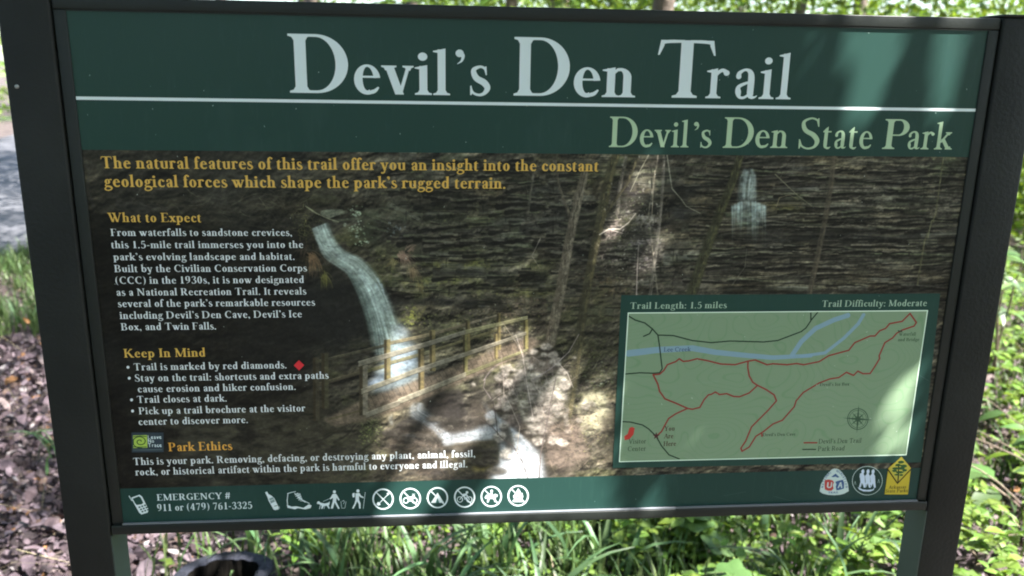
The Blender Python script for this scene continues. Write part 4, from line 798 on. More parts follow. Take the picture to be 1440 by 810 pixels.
    cv.fillp([M([(145, 600), (157, 605), (152, 632), (135, 652), (115, 656), (113, 640), (128, 630), (135, 605)])], (.60, .19, .17))
    cv.fillp([M([(248+(16 if k % 2 == 0 else 6.5)*math.sin(k*math.pi/5), 638-(16 if k % 2 == 0 else 6.5)*math.cos(k*math.pi/5)) for k in range(10)])], (.22, .11, .12))
    for t_, a, b, c, d, cap, T_, col in [('Lee Creek', 280, 281, 393, 283, 6, 12, (.16, .2, .28)), ('You', 281, 617, 325, 616, 6.6, 18, (.22, .17, .14)), ('Are', 280, 649, 320, 648, 6.6, 18, (.22, .17, .14)), ('Here', 278, 681, 331, 680, 6.6, 18, (.22, .17, .14)),
                                         ('Visitor', 131, 671, 205, 670, 6.6, 13, (.18, .23, .17)), ('Center', 128, 702, 204, 701, 6.6, 13, (.18, .23, .17)), ("Devil's Den Trail", 932, 670, 1112, 667, 6.4, 12, (.13, .18, .14)), ('Park Road', 929, 702, 1041, 699, 6.4, 12, (.13, .18, .14)),
                                         ("Devil's Den Cave", 697, 639, 835, 637, 4.2, 15, (.15, .2, .15)), ("Devil's Ice Box", 938, 428, 1062, 426, 4.4, 15, (.15, .2, .15)), ('Waterfall', 1270, 217, 1342, 214, 4.6, 15, (.17, .24, .17)), ('and Bridge', 1267, 240, 1357, 237, 4.6, 15, (.17, .24, .17))]:
        p = M([(a, b), (c, d)]); cv.text(t_, *p[0], *p[1], cap, col, T_, 5)
    cv.fillp([M([(691, 626), (697, 628), (697, 642), (690, 641)])], TR_); cv.line(M([(1268, 194), (1284, 199)]), 1.3, RD); cv.line(M([(1268, 200), (1284, 193)]), 1., RD)
    cx, cy = 1098, 567; C_ = (.17, .25, .19)
    for r_, w_ in ((43, 1.3), (36, .7), (22, .6)): cv.line(M([(cx+r_*math.cos(a*.157), cy+r_*math.sin(a*.157)*1.02) for a in range(41)]), w_, C_)
    for k in range(4):
        a = k*math.pi/2+.07; L = 62; s_, c_ = math.sin(a), math.cos(a)
        cv.fillp([M([(cx+L*c_, cy+L*s_), (cx-5*s_, cy+5*c_), (cx, cy), (cx+5*s_, cy-5*c_)])], C_, .95); a += math.pi/4; s_, c_ = math.sin(a), math.cos(a)
        cv.fillp([M([(cx+38*c_, cy+38*s_), (cx-5*s_, cy+5*c_), (cx+5*s_, cy-5*c_)])], C_, .8)
    for i in range(4): cv.line([inner[i], inner[(i+1) % 4]], 1.7, (.70, .76, .70))
    cv.text('Trail Length: 1.5 miles', 885.7, 434, 1021.7, 433.3, 9, (.50, .57, .50), 18, 6); cv.text('Trail Difficulty: Moderate', 1155, 431.5, 1302.7, 430, 9, (.50, .57, .50), 18, 6)
    # dust specks and faint wipe marks of a sign that stands outdoors
    dm = ss(.56, .80, vnoise(TH, TW, 260, 520, 71, 5, .6))*.045+ss(.62, .8, vnoise(TH, TW, 7, 60, 72, 3))*.02; mix(I, (.52, .55, .53), dm)
    for _ in range(150):
        x, y = rnd.uniform(100, 1370), rnd.uniform(30, 730); cv.line([(x, y), (x+rnd.uniform(-.8, .8), y+rnd.uniform(0, 1.4))], rnd.uniform(.6, 1.3), (.62, .65, .62), rnd.uniform(.25, .8))
    for _ in range(16):
        x, y = rnd.uniform(120, 1350), rnd.uniform(40, 700); a = rnd.uniform(-.6, .6); L = rnd.uniform(6, 40); cv.line([(x, y), (x+L*math.cos(a), y+L*math.sin(a))], .5, (.5, .53, .52), rnd.uniform(.12, .35))
    # three emblems, bottom right
    E_ = lambda pts: [(1130+x/8.47, 630+y/8.47) for x, y in pts]
    el = lambda pts, w_, c, al=1.: cv.line(E_(pts), w_/8.47, c, al)
    ef = lambda pts, c, al=1.: cv.fillp([E_(pts)], c, al)
    W2, BL, RE = (.60, .65, .64), (.20, .28, .42), (.56, .20, .19)
    ef([(395, 245), (425, 257), (455, 285), (500, 350), (528, 430), (536, 512), (480, 543), (430, 555), (365, 560), (290, 556), (225, 540), (188, 515), (205, 430), (250, 340), (305, 280), (340, 252), (365, 243)], W2)
    ef([(250, 380), (300, 372), (345, 385), (360, 405), (345, 440), (355, 480), (330, 505), (290, 506), (252, 490), (248, 440)], RE); ef([(375, 400), (420, 385), (465, 375), (480, 410), (478, 480), (440, 492), (390, 502), (380, 460), (390, 430)], BL)
    ef([(328, 340), (380, 302), (425, 345), (400, 350), (380, 338), (350, 345)], BL)
    for c_, a, b in (('U', 272, 332), ('A', 402, 460)): p = E_([(a, 474), (b, 474)]); cv.text(c_, *p[0], *p[1], 8.2, W2, 22, 14, False)
    p = E_([(290, 540), (412, 537)]); cv.text('TRAIL', *p[0], *p[1], 2.6, BL, 18, 12, False)
    def along(txt, A, B, C2, hgt, col):
        n = len(txt)
        for i, c_ in enumerate(txt):
            u = (i+.5)/n; x = (1-u)**2*A[0]+2*u*(1-u)*B[0]+u*u*C2[0]; y = (1-u)**2*A[1]+2*u*(1-u)*B[1]+u*u*C2[1]
            dx = 2*(1-u)*(B[0]-A[0])+2*u*(C2[0]-B[0]); dy = 2*(1-u)*(B[1]-A[1])+2*u*(C2[1]-B[1]); L = math.hypot(dx, dy); dx, dy = dx/L, dy/L
            ad, g = glyph(c_, 16, 10, False); s_ = hgt/100
            P_ = [E_([(x+((q_[0]-ad/2)*dx+q_[1]*dy)*s_, y+((q_[0]-ad/2)*dy-q_[1]*dx)*s_) for q_ in k]) for k in g]
            if P_: cv.fillp(P_, col)
    along('NATIONAL', (232, 480), (252, 345), (335, 290), 26, BL); along('RECREATION', (385, 280), (470, 300), (500, 480), 26, BL)
    ci = lambda rx, ry, n=40: [(757+rx*math.cos(k*2*math.pi/n), 387+ry*math.sin(k*2*math.pi/n)) for k in range(n+1)]
    ef(ci(178, 170), (.09, .17, .15)); el(ci(178, 170), 9, W2); el(ci(150, 142), 3, (.3, .38, .36), .6)
    for x, d in ((700, -1), (762, 0), (822, 1)):
        ef([(x-16, 270), (x, 250), (x+18, 254), (x+22, 282), (x+12, 305), (x+26, 330), (x+30, 400), (x+36, 470), (x+14, 470), (x, 420), (x-20, 470), (x-44, 466), (x-26, 400), (x-34, 330), (x-12, 305)], (.62, .66, .72))
    ef([(640, 460), (700, 490), (760, 496), (820, 490), (850, 460), (830, 500), (790, 516), (710, 514), (660, 492)], (.62, .66, .72)); ef([(668, 300), (690, 296), (690, 340), (664, 350)], (.62, .66, .72))
    for x, y in ((612, 412), (892, 390)): el([(x-10, y+22), (x, y-20), (x+10, y+22)], 7, (.55, .6, .6), .8)
    el([(835, 390), (850, 410)], 5, W2, .6); el([(690, 420), (678, 470)], 5, (.1, .17, .16)); el([(745, 430), (735, 480)], 6, (.1, .17, .16)); el([(795, 440), (806, 485)], 6, (.1, .17, .16))
    YE = (.60, .53, .17)
    ef([(1163, 100), (1275, 235), (1240, 550), (960, 550), (1005, 245)], YE); el([(1003, 255), (1115, 418), (1278, 245)], 17, (.14, .12, .06)); ef([(1163, 112), (1262, 238), (1117, 396), (1018, 246)], (.56, .53, .22))
    DGn = (.10, .22, .13); el([(1130, 190), (1126, 300), (1120, 400)], 18, (.16, .14, .07))
    for x, y, r1, r2 in [(1155, 165, 42, 18), (1120, 200, 40, 16), (1185, 210, 42, 20), (1095, 238, 42, 16), (1160, 240, 50, 18), (1200, 262, 30, 16), (1080, 268, 34, 14), (1140, 285, 50, 16), (1110, 315, 34, 12), (1160, 318, 26, 12)]:
        ef([(x+r1*math.cos(k*.63)*rnd.uniform(.75, 1.1), y+r2*math.sin(k*.63)*rnd.uniform(.75, 1.1)) for k in range(10)], DGn, .92)
    for t_, a, b, y in (('Arkansas', 1008, 1216, 480), ('State Parks', 972, 1234, 524)): p = E_([(a, y), (b, y)]); cv.text(t_, *p[0], *p[1], 4.4, (.22, .20, .08), 16, 8)
    return I
def s2l(v): v = np.clip(v, 0, 1); return np.where(v <= .04045, v/12.92, ((v+.055)/1.055)**2.4)
def l2s(v): v = np.clip(v, 0, 1); return np.where(v <= .0031308, v*12.92, 1.055*v**(1/2.4)-.055)
# ---------------------------------------------------------------- materials in use
M_post = mat('dark_green_paint', (.0105, .0112, .0102), .5, .22, noise=.8, nscale=5, bump=.12, bscale=180)
M_rail = mat('dark_green_rail', (.0125, .0150, .0135), .45, .28, noise=.3, nscale=9, bump=.05, bscale=260)
M_inner = mat('lit_green_side', (.040, .058, .050), .55, .4, noise=.3, nscale=6)  # post green lightened for bounced light on the inner faces
M_steel = mat('bolt_metal', (.35, .36, .36), .4, .5, metal=.8)
M_bead = mat('worn_metal_edge', (.17, .18, .20), .45, .5)
M_black = mat('panel_back', (.03, .03, .03), .6)
M_leaf = mat('tree_leaf', (.075, .145, .022), .5, .35, island=.45, trans=.42, tcol=(1.5, 1.35, .6))
M_leaf2 = mat('underwood_leaf', (.115, .19, .032), .5, .35, island=.45, trans=.4, tcol=(1.5, 1.35, .6))
M_plant = mat('plant_leaf', (.072, .130, .038), .42, .45, noise=.35, nscale=60, trans=.38, tcol=(1.4, 1.3, .6), obj_rand=.35)
M_grass = mat('grass_blade', (.074, .120, .040), .5, .35, island=.6, trans=.35, tcol=(1.2, 1.15, .7))
M_bladeo = mat('long_blade', (.066, .118, .050), .45, .4, noise=.35, nscale=12, trans=.35, tcol=(1.2, 1.2, .7), obj_rand=.5)
M_litter = mat('dead_leaf', (.120, .086, .082), .75, .25, noise=-.5, nscale=40, island=.85, trans=.12)
M_straw = mat('dry_straw', (.30, .25, .16), .7, .2, island=.5)
lm = M_litter.node_tree; hv = [n for n in lm.nodes if n.type == 'HUE_SAT'][0]; ge = [n for n in lm.nodes if n.type == 'NEW_GEOMETRY'][0]
cr = lm.nodes.new('ShaderNodeValToRGB'); cr.color_ramp.interpolation = 'CONSTANT'; e = cr.color_ramp.elements
for p_, c_ in ((.0, (.040, .030, .032)), (.2, (.078, .055, .060)), (.42, (.115, .084, .096)), (.62, (.15, .115, .13)), (.78, (.10, .065, .052)), (.86, (.20, .155, .15)), (.94, (.26, .13, .055)), (.96, (.27, .24, .24))):
    if p_ == 0: e[0].color = (*c_, 1)
    else: q_ = e.new(p_); q_.color = (*c_, 1)
e[-1].color = (.33, .29, .25, 1)
w_ = lm.nodes.new('ShaderNodeTexWhiteNoise'); w_.noise_dimensions = '1D'; ad = lm.nodes.new('ShaderNodeMath'); ad.operation = 'ADD'; ad.inputs[1].default_value = 3.7
lm.links.new(ge.outputs['Random Per Island'], ad.inputs[0]); lm.links.new(ad.outputs[0], w_.inputs['W']); lm.links.new(w_.outputs['Value'], cr.inputs[0])
gm = lm.nodes.new('ShaderNodeMix'); gm.data_type = 'RGBA'; gm.blend_type = 'MULTIPLY'; gm.inputs[0].default_value = 1
nzl = lm.nodes.new('ShaderNodeTexNoise'); nzl.inputs['Scale'].default_value = 60; mrl = lm.nodes.new('ShaderNodeMapRange'); mrl.inputs[3].default_value = .55; mrl.inputs[4].default_value = 1.35
tcl = lm.nodes.new('ShaderNodeTexCoord'); lm.links.new(tcl.outputs['Object'], nzl.inputs[0]); lm.links.new(nzl.outputs[0], mrl.inputs[0]); lm.links.new(cr.outputs[0], gm.inputs[6]); lm.links.new(mrl.outputs[0], gm.inputs[7])
for l in list(lm.links):
    if l.from_node == hv:
        to = l.to_socket; lm.links.remove(l); lm.links.new(gm.outputs[2], to)
M_bark = mat('bark', (.085, .068, .055), .85, .2, noise=.9, nscale=14, bump=.9, bscale=26)
M_stem = mat('green_stem', (.085, .11, .04), .5)
M_twig = mat('twig', (.12, .09, .065), .8, noise=.5, nscale=30)

# ---------------------------------------------------------------- ground, road
rg = np.random.default_rng(3)
def hgt(x, y):
    x = np.asarray(x, float); y = np.asarray(y, float)
    h = .035*np.sin(x*1.3+.6)*np.cos(y*1.1)+.02*np.sin(x*3.1+y*2.3)
    h = h*np.clip(1-(np.abs(x)+np.abs(y))/60, .3, 1)
    d = road_dist(x, y); k = np.clip((d-3.9)/1.6, 0, 1); h = h*k-.05*(1-k)
    return h+np.clip((y-16)*.05, 0, 3)*np.clip((x+5)/8, 0, 1)*np.clip(d/8-.5, 0, 1)
ROAD = np.array([(-60, -22), (-30, -6), (-16, .6), (-9.1, 6.5), (-5.9, 10.2), (-5.2, 17), (-8, 30), (-14, 60), (-30, 110)], float)
RW = 4.0
def resample(P, n):
    Q = np.vstack([2*P[0]-P[1], P, 2*P[-1]-P[-2]]); o = []
    for i in range(1, len(Q)-2):
        a, b, c, d = Q[i-1], Q[i], Q[i+1], Q[i+2]
        for u in np.linspace(0, 1, n, endpoint=False): o.append(.5*((2*b)+(c-a)*u+(2*a-5*b+4*c-d)*u*u+(3*b-a-3*c+d)*u**3))
    return np.array(o+[P[-1]])
RP = resample(ROAD, 8)
def road_dist(x, y):
    x = np.asarray(x, float); y = np.asarray(y, float); best = np.full(np.broadcast(x, y).shape, 1e9)
    for a, b in zip(RP[:-1], RP[1:]):
        d = b-a; t = np.clip(((x-a[0])*d[0]+(y-a[1])*d[1])/(d@d), 0, 1); best = np.minimum(best, np.hypot(x-a[0]-t*d[0], y-a[1]-t*d[1]))
    return best
def ax_(lim, n, p): t = np.linspace(-1, 1, n); return np.sign(t)*np.abs(t)**p*lim
gx = ax_(300, 260, 3.2); gy = ax_(300, 260, 3.2)+2
X, Y = np.meshgrid(gx, gy); Z = hgt(X, Y); n = len(gx)
V = np.stack([X.ravel(), Y.ravel(), Z.ravel()], 1); i = (np.arange(n-1)[:, None]*n+np.arange(n-1)).ravel(); F = np.stack([i, i+1, i+n+1, i+n], 1)
mg = bpy.data.materials.new('forest_floor'); mg.use_nodes = True; N = mg.node_tree.nodes; L = mg.node_tree.links; b = N['Principled BSDF']; b.inputs['Roughness'].default_value = .9
tc = N.new('ShaderNodeTexCoord')
def nz(scale, det=6, r=.6): q = N.new('ShaderNodeTexNoise'); q.inputs['Scale'].default_value = scale; q.inputs['Detail'].default_value = det; q.inputs['Roughness'].default_value = r; L.new(tc.outputs['Object'], q.inputs[0]); return q
def ramp(src, stops):
    r = N.new('ShaderNodeValToRGB'); L.new(src, r.inputs[0]); e = r.color_ramp.elements
    while len(e) < len(stops): e.new(.5)
    for k, (p, c) in enumerate(stops): e[k].position = p; e[k].color = (*c, 1)
    return r
r1 = ramp(nz(38).outputs[0], [(.3, (.025, .02, .018)), (.5, (.075, .056, .050)), (.68, (.14, .105, .095))]); r2 = ramp(nz(26).outputs[0], [(.3, (.03, .055, .014)), (.7, (.085, .14, .035))]); big = ramp(nz(.35, 4).outputs[0], [(.56, (0, 0, 0)), (.7, (1, 1, 1))])
mx = N.new('ShaderNodeMix'); mx.data_type = 'RGBA'; L.new(big.outputs[0], mx.inputs[0]); L.new(r1.outputs[0], mx.inputs[6]); L.new(r2.outputs[0], mx.inputs[7]); L.new(mx.outputs[2], b.inputs['Base Color'])
bp = N.new('ShaderNodeBump'); bp.inputs['Distance'].default_value = .03; L.new(nz(30).outputs[0], bp.inputs['Height']); L.new(bp.outputs[0], b.inputs['Normal'])
tag(obj('forest_floor', mesh('forest_floor', V, F, mg, True)), kind='structure')
# asphalt road with pale worn shoulders
def ribbon(P, w, dz):
    T = np.gradient(P, axis=0); T /= np.linalg.norm(T, axis=1)[:, None]; Nn = np.stack([-T[:, 1], T[:, 0]], 1); V = []; k = 9
    for p, q in zip(P, Nn):
        for j in range(k): s = (j/(k-1)*2-1); e = p+q*s*w; V.append((e[0], e[1], dz+.05*(1-s*s)))
    F = [[i*k+j, i*k+j+1, (i+1)*k+j+1, (i+1)*k+j] for i in range(len(P)-1) for j in range(k-1)]
    return V, F
mr = bpy.data.materials.new('asphalt'); mr.use_nodes = True; N = mr.node_tree.nodes; L = mr.node_tree.links; b = N['Principled BSDF']; b.inputs['Roughness'].default_value = .85; tc = N.new('ShaderNodeTexCoord')
r1 = ramp(nz(160, 3).outputs[0], [(.3, (.045, .046, .052)), (.7, (.10, .10, .112))]); r2 = ramp(nz(1.3, 5).outputs[0], [(.3, (.7, .7, .7)), (.7, (1.25, 1.25, 1.25))])
mx = N.new('ShaderNodeMix'); mx.data_type = 'RGBA'; mx.blend_type = 'MULTIPLY'; mx.inputs[0].default_value = 1; L.new(r1.outputs[0], mx.inputs[6]); L.new(r2.outputs[0], mx.inputs[7]); L.new(mx.outputs[2], b.inputs['Base Color'])
rv, rf = ribbon(RP, RW, -.012); tag(obj('road', mesh('road', rv, rf, mr, True)), kind='structure')

# ---------------------------------------------------------------- leaf shapes
def leaf_blade(nseg=5, L=1., W=.55, fold=.18, droop=.25, tipp=1.6):
    # ovate leaf along +y with a folded midrib, base at origin
    V, F = [], []
    for i in range(nseg+1):
        t = i/nseg; w = W/2*(math.sin(math.pi*min(t**.75, 1))**.9)*(1-.15*t) if 0 < i < nseg else 0; y = L*t; z = -droop*t*t*L
        if w == 0: V.append((0, y, z))
        else: V += [(-w, y-.02, z+fold*w), (0, y, z), (w, y-.02, z+fold*w)]
    idx = [[0]]; k = 1
    for i in range(1, nseg): idx.append([k, k+1, k+2]); k += 3
    idx.append([k])
    a = idx[1]; F += [[0, a[1], a[0]], [0, a[2], a[1]]]
    for i in range(1, nseg-1): a, b_ = idx[i], idx[i+1]; F += [[a[0], a[1], b_[1], b_[0]], [a[1], a[2], b_[2], b_[1]]]
    a = idx[nseg-1]; F += [[a[0], a[1], k], [a[1], a[2], k]]
    return V, F
def lobed_leaf(L=1.):
    # broad leaf with rounded scalloped lobes
    V = [(0, .42*L, .03*L)]; n = 26
    for k in range(n):
        a = -math.pi/2+2*math.pi*k/n; r = .50*(1+.16*math.cos(5*(a-math.pi/2))+.05*math.cos(13*a)); notch = 1-.55*math.exp(-((a+math.pi/2) % (2*math.pi))**2/.05) if k else .45
        V.append((r*notch*math.cos(a)*L*1.05, (.42+r*notch*math.sin(a))*L, -.10*L*(r**2)*2+.02*math.sin(a*5)*L))
    F = [[0, 1+k, 1+(k+1) % n] for k in range(n)]
    return V, F
def scatter_leaves(P, A, S, shape):
    """Join many copies of a small leaf: P points, A euler angles, S sizes."""
    v, f = shape; v = np.array(v, float); f = np.array(f); m = len(v); n = len(P)
    ca, sa = np.cos(A), np.sin(A); o = np.zeros((n, 3, 3))
    cx, cy, cz, sx, sy, sz = ca[:, 0], ca[:, 1], ca[:, 2], sa[:, 0], sa[:, 1], sa[:, 2]
    o[:, 0, 0] = cz*cy; o[:, 0, 1] = cz*sy*sx-sz*cx; o[:, 0, 2] = cz*sy*cx+sz*sx
    o[:, 1, 0] = sz*cy; o[:, 1, 1] = sz*sy*sx+cz*cx; o[:, 1, 2] = sz*sy*cx-cz*sx
    o[:, 2, 0] = -sy; o[:, 2, 1] = cy*sx; o[:, 2, 2] = cy*cx
    W = np.einsum('nij,mj->nmi', o, v)*S[:, None, None]+P[:, None, :]
    return W.reshape(-1, 3), (f[None]+np.arange(n)[:, None, None]*m).reshape(-1, f.shape[1])
DIA = ([(0, 0, 0), (-.3, .45, .08), (0, 1, -.12), (.3, .45, .08)], [[0, 1, 2, 3]])          # small folded leaf
SIXL = ([(0, 0, 0), (-.26, .3, .06), (-.22, .68, .04), (0, 1, -.14), (.22, .68, .04), (.26, .3, .06)], [[0, 1, 2, 3, 4, 5]])
def crown_mesh(name, n, rx, ry, rz, size, seed, material, nclump=60, hollow=.45, clump=.22, flat=.6):
    r = np.random.default_rng(seed); d = r.normal(size=(nclump, 3)); d /= np.linalg.norm(d, axis=1)[:, None]; rad = hollow+(1-hollow)*r.random(nclump)**.6
    C = d*rad[:, None]*[rx, ry, rz]; k = r.integers(0, nclump, n); sp = clump*min(rx, rz)*(.5+r.random(nclump))
    P = C[k]+r.normal(size=(n, 3))*sp[k][:, None]*[1, 1, flat]
    A = np.stack([r.normal(0, .55, n)-.3, r.normal(0, .5, n), r.uniform(0, 6.28, n)], 1); S = size*r.uniform(.6, 1.25, n)
    V, F = scatter_leaves(P, A, S, DIA); return mesh(name, V, F, material)
# ---------------------------------------------------------------- the sign
BW, BH = 1.22, .7181; XL, ZT = -BW/2, 1.614; XR, ZB = XL+BW, ZT-BH
img = bpy.data.images.new('trail_sign_print', TW, TH, alpha=False)
art = paint_print(); lin = s2l(art)/.57; px = np.ones((TH, TW, 4), np.float32); px[..., :3] = l2s(lin)[::-1]
img.pixels.foreach_set(px.ravel()); img.pack()
mp = bpy.data.materials.new('printed_laminate'); mp.use_nodes = True; N = mp.node_tree.nodes; L = mp.node_tree.links; b = N['Principled BSDF']
ti = N.new('ShaderNodeTexImage'); ti.image = img; ti.extension = 'EXTEND'; L.new(ti.outputs[0], b.inputs['Base Color'])
b.inputs['Roughness'].default_value = .33; b.inputs['Specular IOR Level'].default_value = .18
tc = N.new('ShaderNodeTexCoord'); q = N.new('ShaderNodeTexNoise'); q.inputs['Scale'].default_value = 9; q.inputs['Detail'].default_value = 5; L.new(tc.outputs['Object'], q.inputs[0])
mr_ = N.new('ShaderNodeMapRange'); mr_.inputs[3].default_value = .26; mr_.inputs[4].default_value = .42; L.new(q.outputs[0], mr_.inputs[0]); L.new(mr_.outputs[0], b.inputs['Roughness'])
SIGN = empty('trail_sign', (0, 0, 0)); tag(SIGN, 'dark green trailhead sign on two square posts, with white title, waterfall picture and trail map', 'sign')
def uvof(x, z): return ((x-XL)/BW, (z-ZB)/BH)
v, f = box_bevel(XL-.008, XR+.008, .0005, .007, ZB-.008, ZT+.008, 0); back = obj('backing_board', mesh('backing_board', v, f, M_black), SIGN)
V = [(XL-.004, 0, ZB-.004), (XR+.004, 0, ZB-.004), (XR+.004, 0, ZT+.004), (XL-.004, 0, ZT+.004)]
PANEL = obj('waterfall_picture', mesh('waterfall_picture', V, [[0, 1, 2, 3]], mp, uv=[uvof(x, z) for x, y, z in V]), SIGN)
def world_of(p): a = PT(*p); return XL+a[0]/TW*BW, ZT-a[1]/TH*BH
def decal(name, pts, photo=True, dy=.0004, label=None, parent=None):
    W = [world_of(p) for p in pts] if photo else pts; V = [(x, -dy, z) for x, z in W]
    ar = sum(W[i-1][0]*W[i][1]-W[i][0]*W[i-1][1] for i in range(len(W))); F = [list(range(len(V)))] if ar > 0 else [list(range(len(V)))[::-1]]
    o = obj(name, mesh(name, V, F, mp, uv=[uvof(x, z) for x, z in W]), parent or PANEL)
    if label: o['label'] = label
    return o
yh = (PT(117, 212)[1]+PT(1355, 219.5)[1])/2; yb = (PT(180, 684)[1]+PT(867, 671.7)[1])/2; zh, zb = ZT-yh/TH*BH, ZT-yb/TH*BH
decal('title_band', [(XL-.004, zh), (XR+.004, zh), (XR+.004, ZT+.004), (XL-.004, ZT+.004)], False, label='green title band with white title and light green park name')
decal('pictogram_band', [(XL-.004, ZB-.004), (XR+.004, ZB-.004), (XR+.004, zb), (XL-.004, zb)], False, label='green band with emergency number and white pictograms')
decal('trail_map', [(873.5, 415), (1322, 412.5), (1295, 650), (861.5, 658)], dy=.0007, label='green trail map with red trail lines')
EM = lambda pts: [(1130+x/8.47, 630+y/8.47) for x, y in pts]
decal('emblem', EM([(395, 245), (425, 257), (455, 285), (500, 350), (528, 430), (536, 512), (480, 543), (430, 555), (365, 560), (290, 556), (225, 540), (188, 515), (205, 430), (250, 340), (305, 280), (340, 252), (365, 243)]), dy=.0008, label='rounded triangular grey emblem lettered USA')
decal('emblem', EM([(757+182*math.cos(k*math.pi/16), 387+174*math.sin(k*math.pi/16)) for k in range(32)]), dy=.0008, label='round green emblem with three white figures')
decal('emblem', EM([(1163, 100), (1275, 235), (1240, 550), (960, 550), (1005, 245)]), dy=.0011, label='yellow emblem with a dark green tree')
decal('info_logo', [(185, 608), (230, 608), (230.5, 635.5), (185.6, 636)], dy=.0008, label='small dark logo with green spiral')
# frame rails
FW, FY0, FY1 = .0155, -.006, .030
for nm, a in (('top_rail', (XL-FW, XR+FW, -.003, FY1, ZT, ZT+FW)), ('bottom_rail', (XL-FW, XR+FW, FY0-.001, FY1, ZB-FW+.001, ZB)), ('side_rail', (XL-FW, XL, -.0026, FY1-.001, ZB+.0004, ZT-.0004)), ('side_rail', (XR, XR+FW, -.0026, FY1-.001, ZB+.0004, ZT-.0004))):
    v, f = box_bevel(*a, .0015); obj(nm, mesh(nm, v, f, M_rail, True), SIGN)
PWD = .063; PX = FW+.002
for sgn in (-1, 1):
    x0 = XL-PX-PWD if sgn < 0 else XR+PX
    v, f = box_bevel(x0, x0+PWD, -.0065, .049, -.25, ZT+FW+.001, .003)
    p = obj('post', mesh('post', v, f, M_post, True), SIGN)
    cx = x0+PWD/2; v, f = box_bevel(x0-.001, x0+PWD+.001, -.0075, .050, ZT+FW+.0015, ZT+FW+.005, .0015); obj('post_cap', mesh('post_cap', v, f, M_rail, True), p)
    # thin sheet on each post's inner face, bounced light put into its paler green
    xi = x0+PWD+.0012 if sgn < 0 else x0-.0012
    v, f = box_bevel(min(xi, xi-.002*sgn*-1), max(xi, xi-.002*sgn*-1), -.006, .047, -.2, ZB-FW-.002, 0)
    obj('lit_inner_face', mesh('lit_inner_face', v, f, M_inner), p)
    for k, (z, yy) in enumerate(((ZT-.095, -.007), (ZB+.12, -.007))):
        if sgn > 0 and k == 0: continue
        v, f = tube([(x0+.013, yy+.001, z), (x0+.013, yy-.0012, z), (x0+.013, yy-.0018, z)], [.0026, .0026, .0014], 10)
        if k == 0: obj('bolt', mesh('bolt', v, f, M_steel, True), p)
# narrow stop bead that closes the frame round the panel
v, f = box_bevel(XL, XR, -.0058, -.0014, ZB+.0002, ZB+.0020, .0004); obj('bottom_bead', mesh('bottom_bead', v, f, M_bead), SIGN)
v, f = box_bevel(XL, XR, -.0022, -.0012, ZT-.0016, ZT-.0001, 0); obj('top_bead', mesh('top_bead', v, f, M_rail), SIGN)
# ---------------------------------------------------------------- trees
rt = random.Random(11)
def limb_pts(p0, d, L, n, r, wob=.12, up=.0):
    P = [np.array(p0, float)]; d = np.array(d, float); d /= np.linalg.norm(d)
    for i in range(n): d = d+np.array([r.uniform(-wob, wob), r.uniform(-wob, wob), r.uniform(-wob, wob)+up]); d /= np.linalg.norm(d); P.append(P[-1]+d*L/n)
    return P
def trunk_mesh(name, H, r0, seed, lean=(0, 0)):
    r = random.Random(seed); P = limb_pts((0, 0, -.2), (lean[0], lean[1], 1), H+.2, 9, r, .05); rad = [r0*1.5]+[r0*(1-.75*i/9) for i in range(1, 10)]
    parts = [tube(P, rad, 12)]; tips = []
    for k in range(9):
        i = r.randrange(4, 9); a = r.uniform(0, 6.28); L = H*r.uniform(.22, .38)*(1.2-i*.06)
        Q = limb_pts(P[i], (math.cos(a), math.sin(a), r.uniform(.2, .9)), L, 6, r, .16, .03); q0 = rad[i]*.5; parts.append(tube(Q, [q0*(1-.13*j) for j in range(7)], 7)); tips.append(Q)
        for m_ in range(2):
            j = r.randrange(2, 6); a2 = a+r.uniform(-1.2, 1.2); S_ = limb_pts(Q[j], (math.cos(a2), math.sin(a2), r.uniform(-.1, .6)), L*.5, 4, r, .2); parts.append(tube(S_, [q0*.35*(1-.2*jj) for jj in range(5)], 5))
    V, F = merge(parts); return mesh(name, V, F, M_bark, True)
TRUNKS = [trunk_mesh('trunk', 9, .13, 1), trunk_mesh('trunk', 9, .20, 2, (.05, .03)), trunk_mesh('trunk', 9, .09, 3, (-.06, .02))]
CROWNS = [crown_mesh('crown', 7500, 3.2, 3.2, 2.9, .15, 21, M_leaf, 70), crown_mesh('crown', 7500, 2.8, 3.0, 3.4, .15, 22, M_leaf, 60), crown_mesh('crown', 5500, 2.3, 2.3, 3.0, .14, 23, M_leaf, 50)]
CROWNS_F = [crown_mesh('crown', 2000, 3.2, 3.2, 2.6, .17, 41, M_leaf, 50), crown_mesh('crown', 2000, 2.8, 3.0, 2.9, .17, 42, M_leaf, 44), crown_mesh('crown', 1500, 2.3, 2.3, 2.6, .16, 43, M_leaf, 36)]
LOWS = [crown_mesh('low_branches', 2200, 1.9, 1.9, 1.1, .11, 24, M_leaf2, 34, .35, .22, .5), crown_mesh('low_branches', 2200, 1.6, 2.1, 1.3, .11, 25, M_leaf2, 30, .35, .22, .5)]
def tree(x, y, s, kt, kc, label, low=True, rz=0., zc=7.2):
    t = empty('forest_tree', (x, y, float(hgt(x, y))), rz); tag(t, label, 'tree', 'trees of the wood behind the sign')
    obj('trunk', TRUNKS[kt], t, scale=(s, s, s)); obj('crown', CROWNS_F[kc], t, (0, 0, (zc+1.6)*s), scale=(s, s, s*.95))
    if low and y < 30 and kt != 0: obj('low_branches', LOWS[kc % 2], t, (.3, -.4, 2.9*s), (0, 0, kc), (s, s, s))
    return t
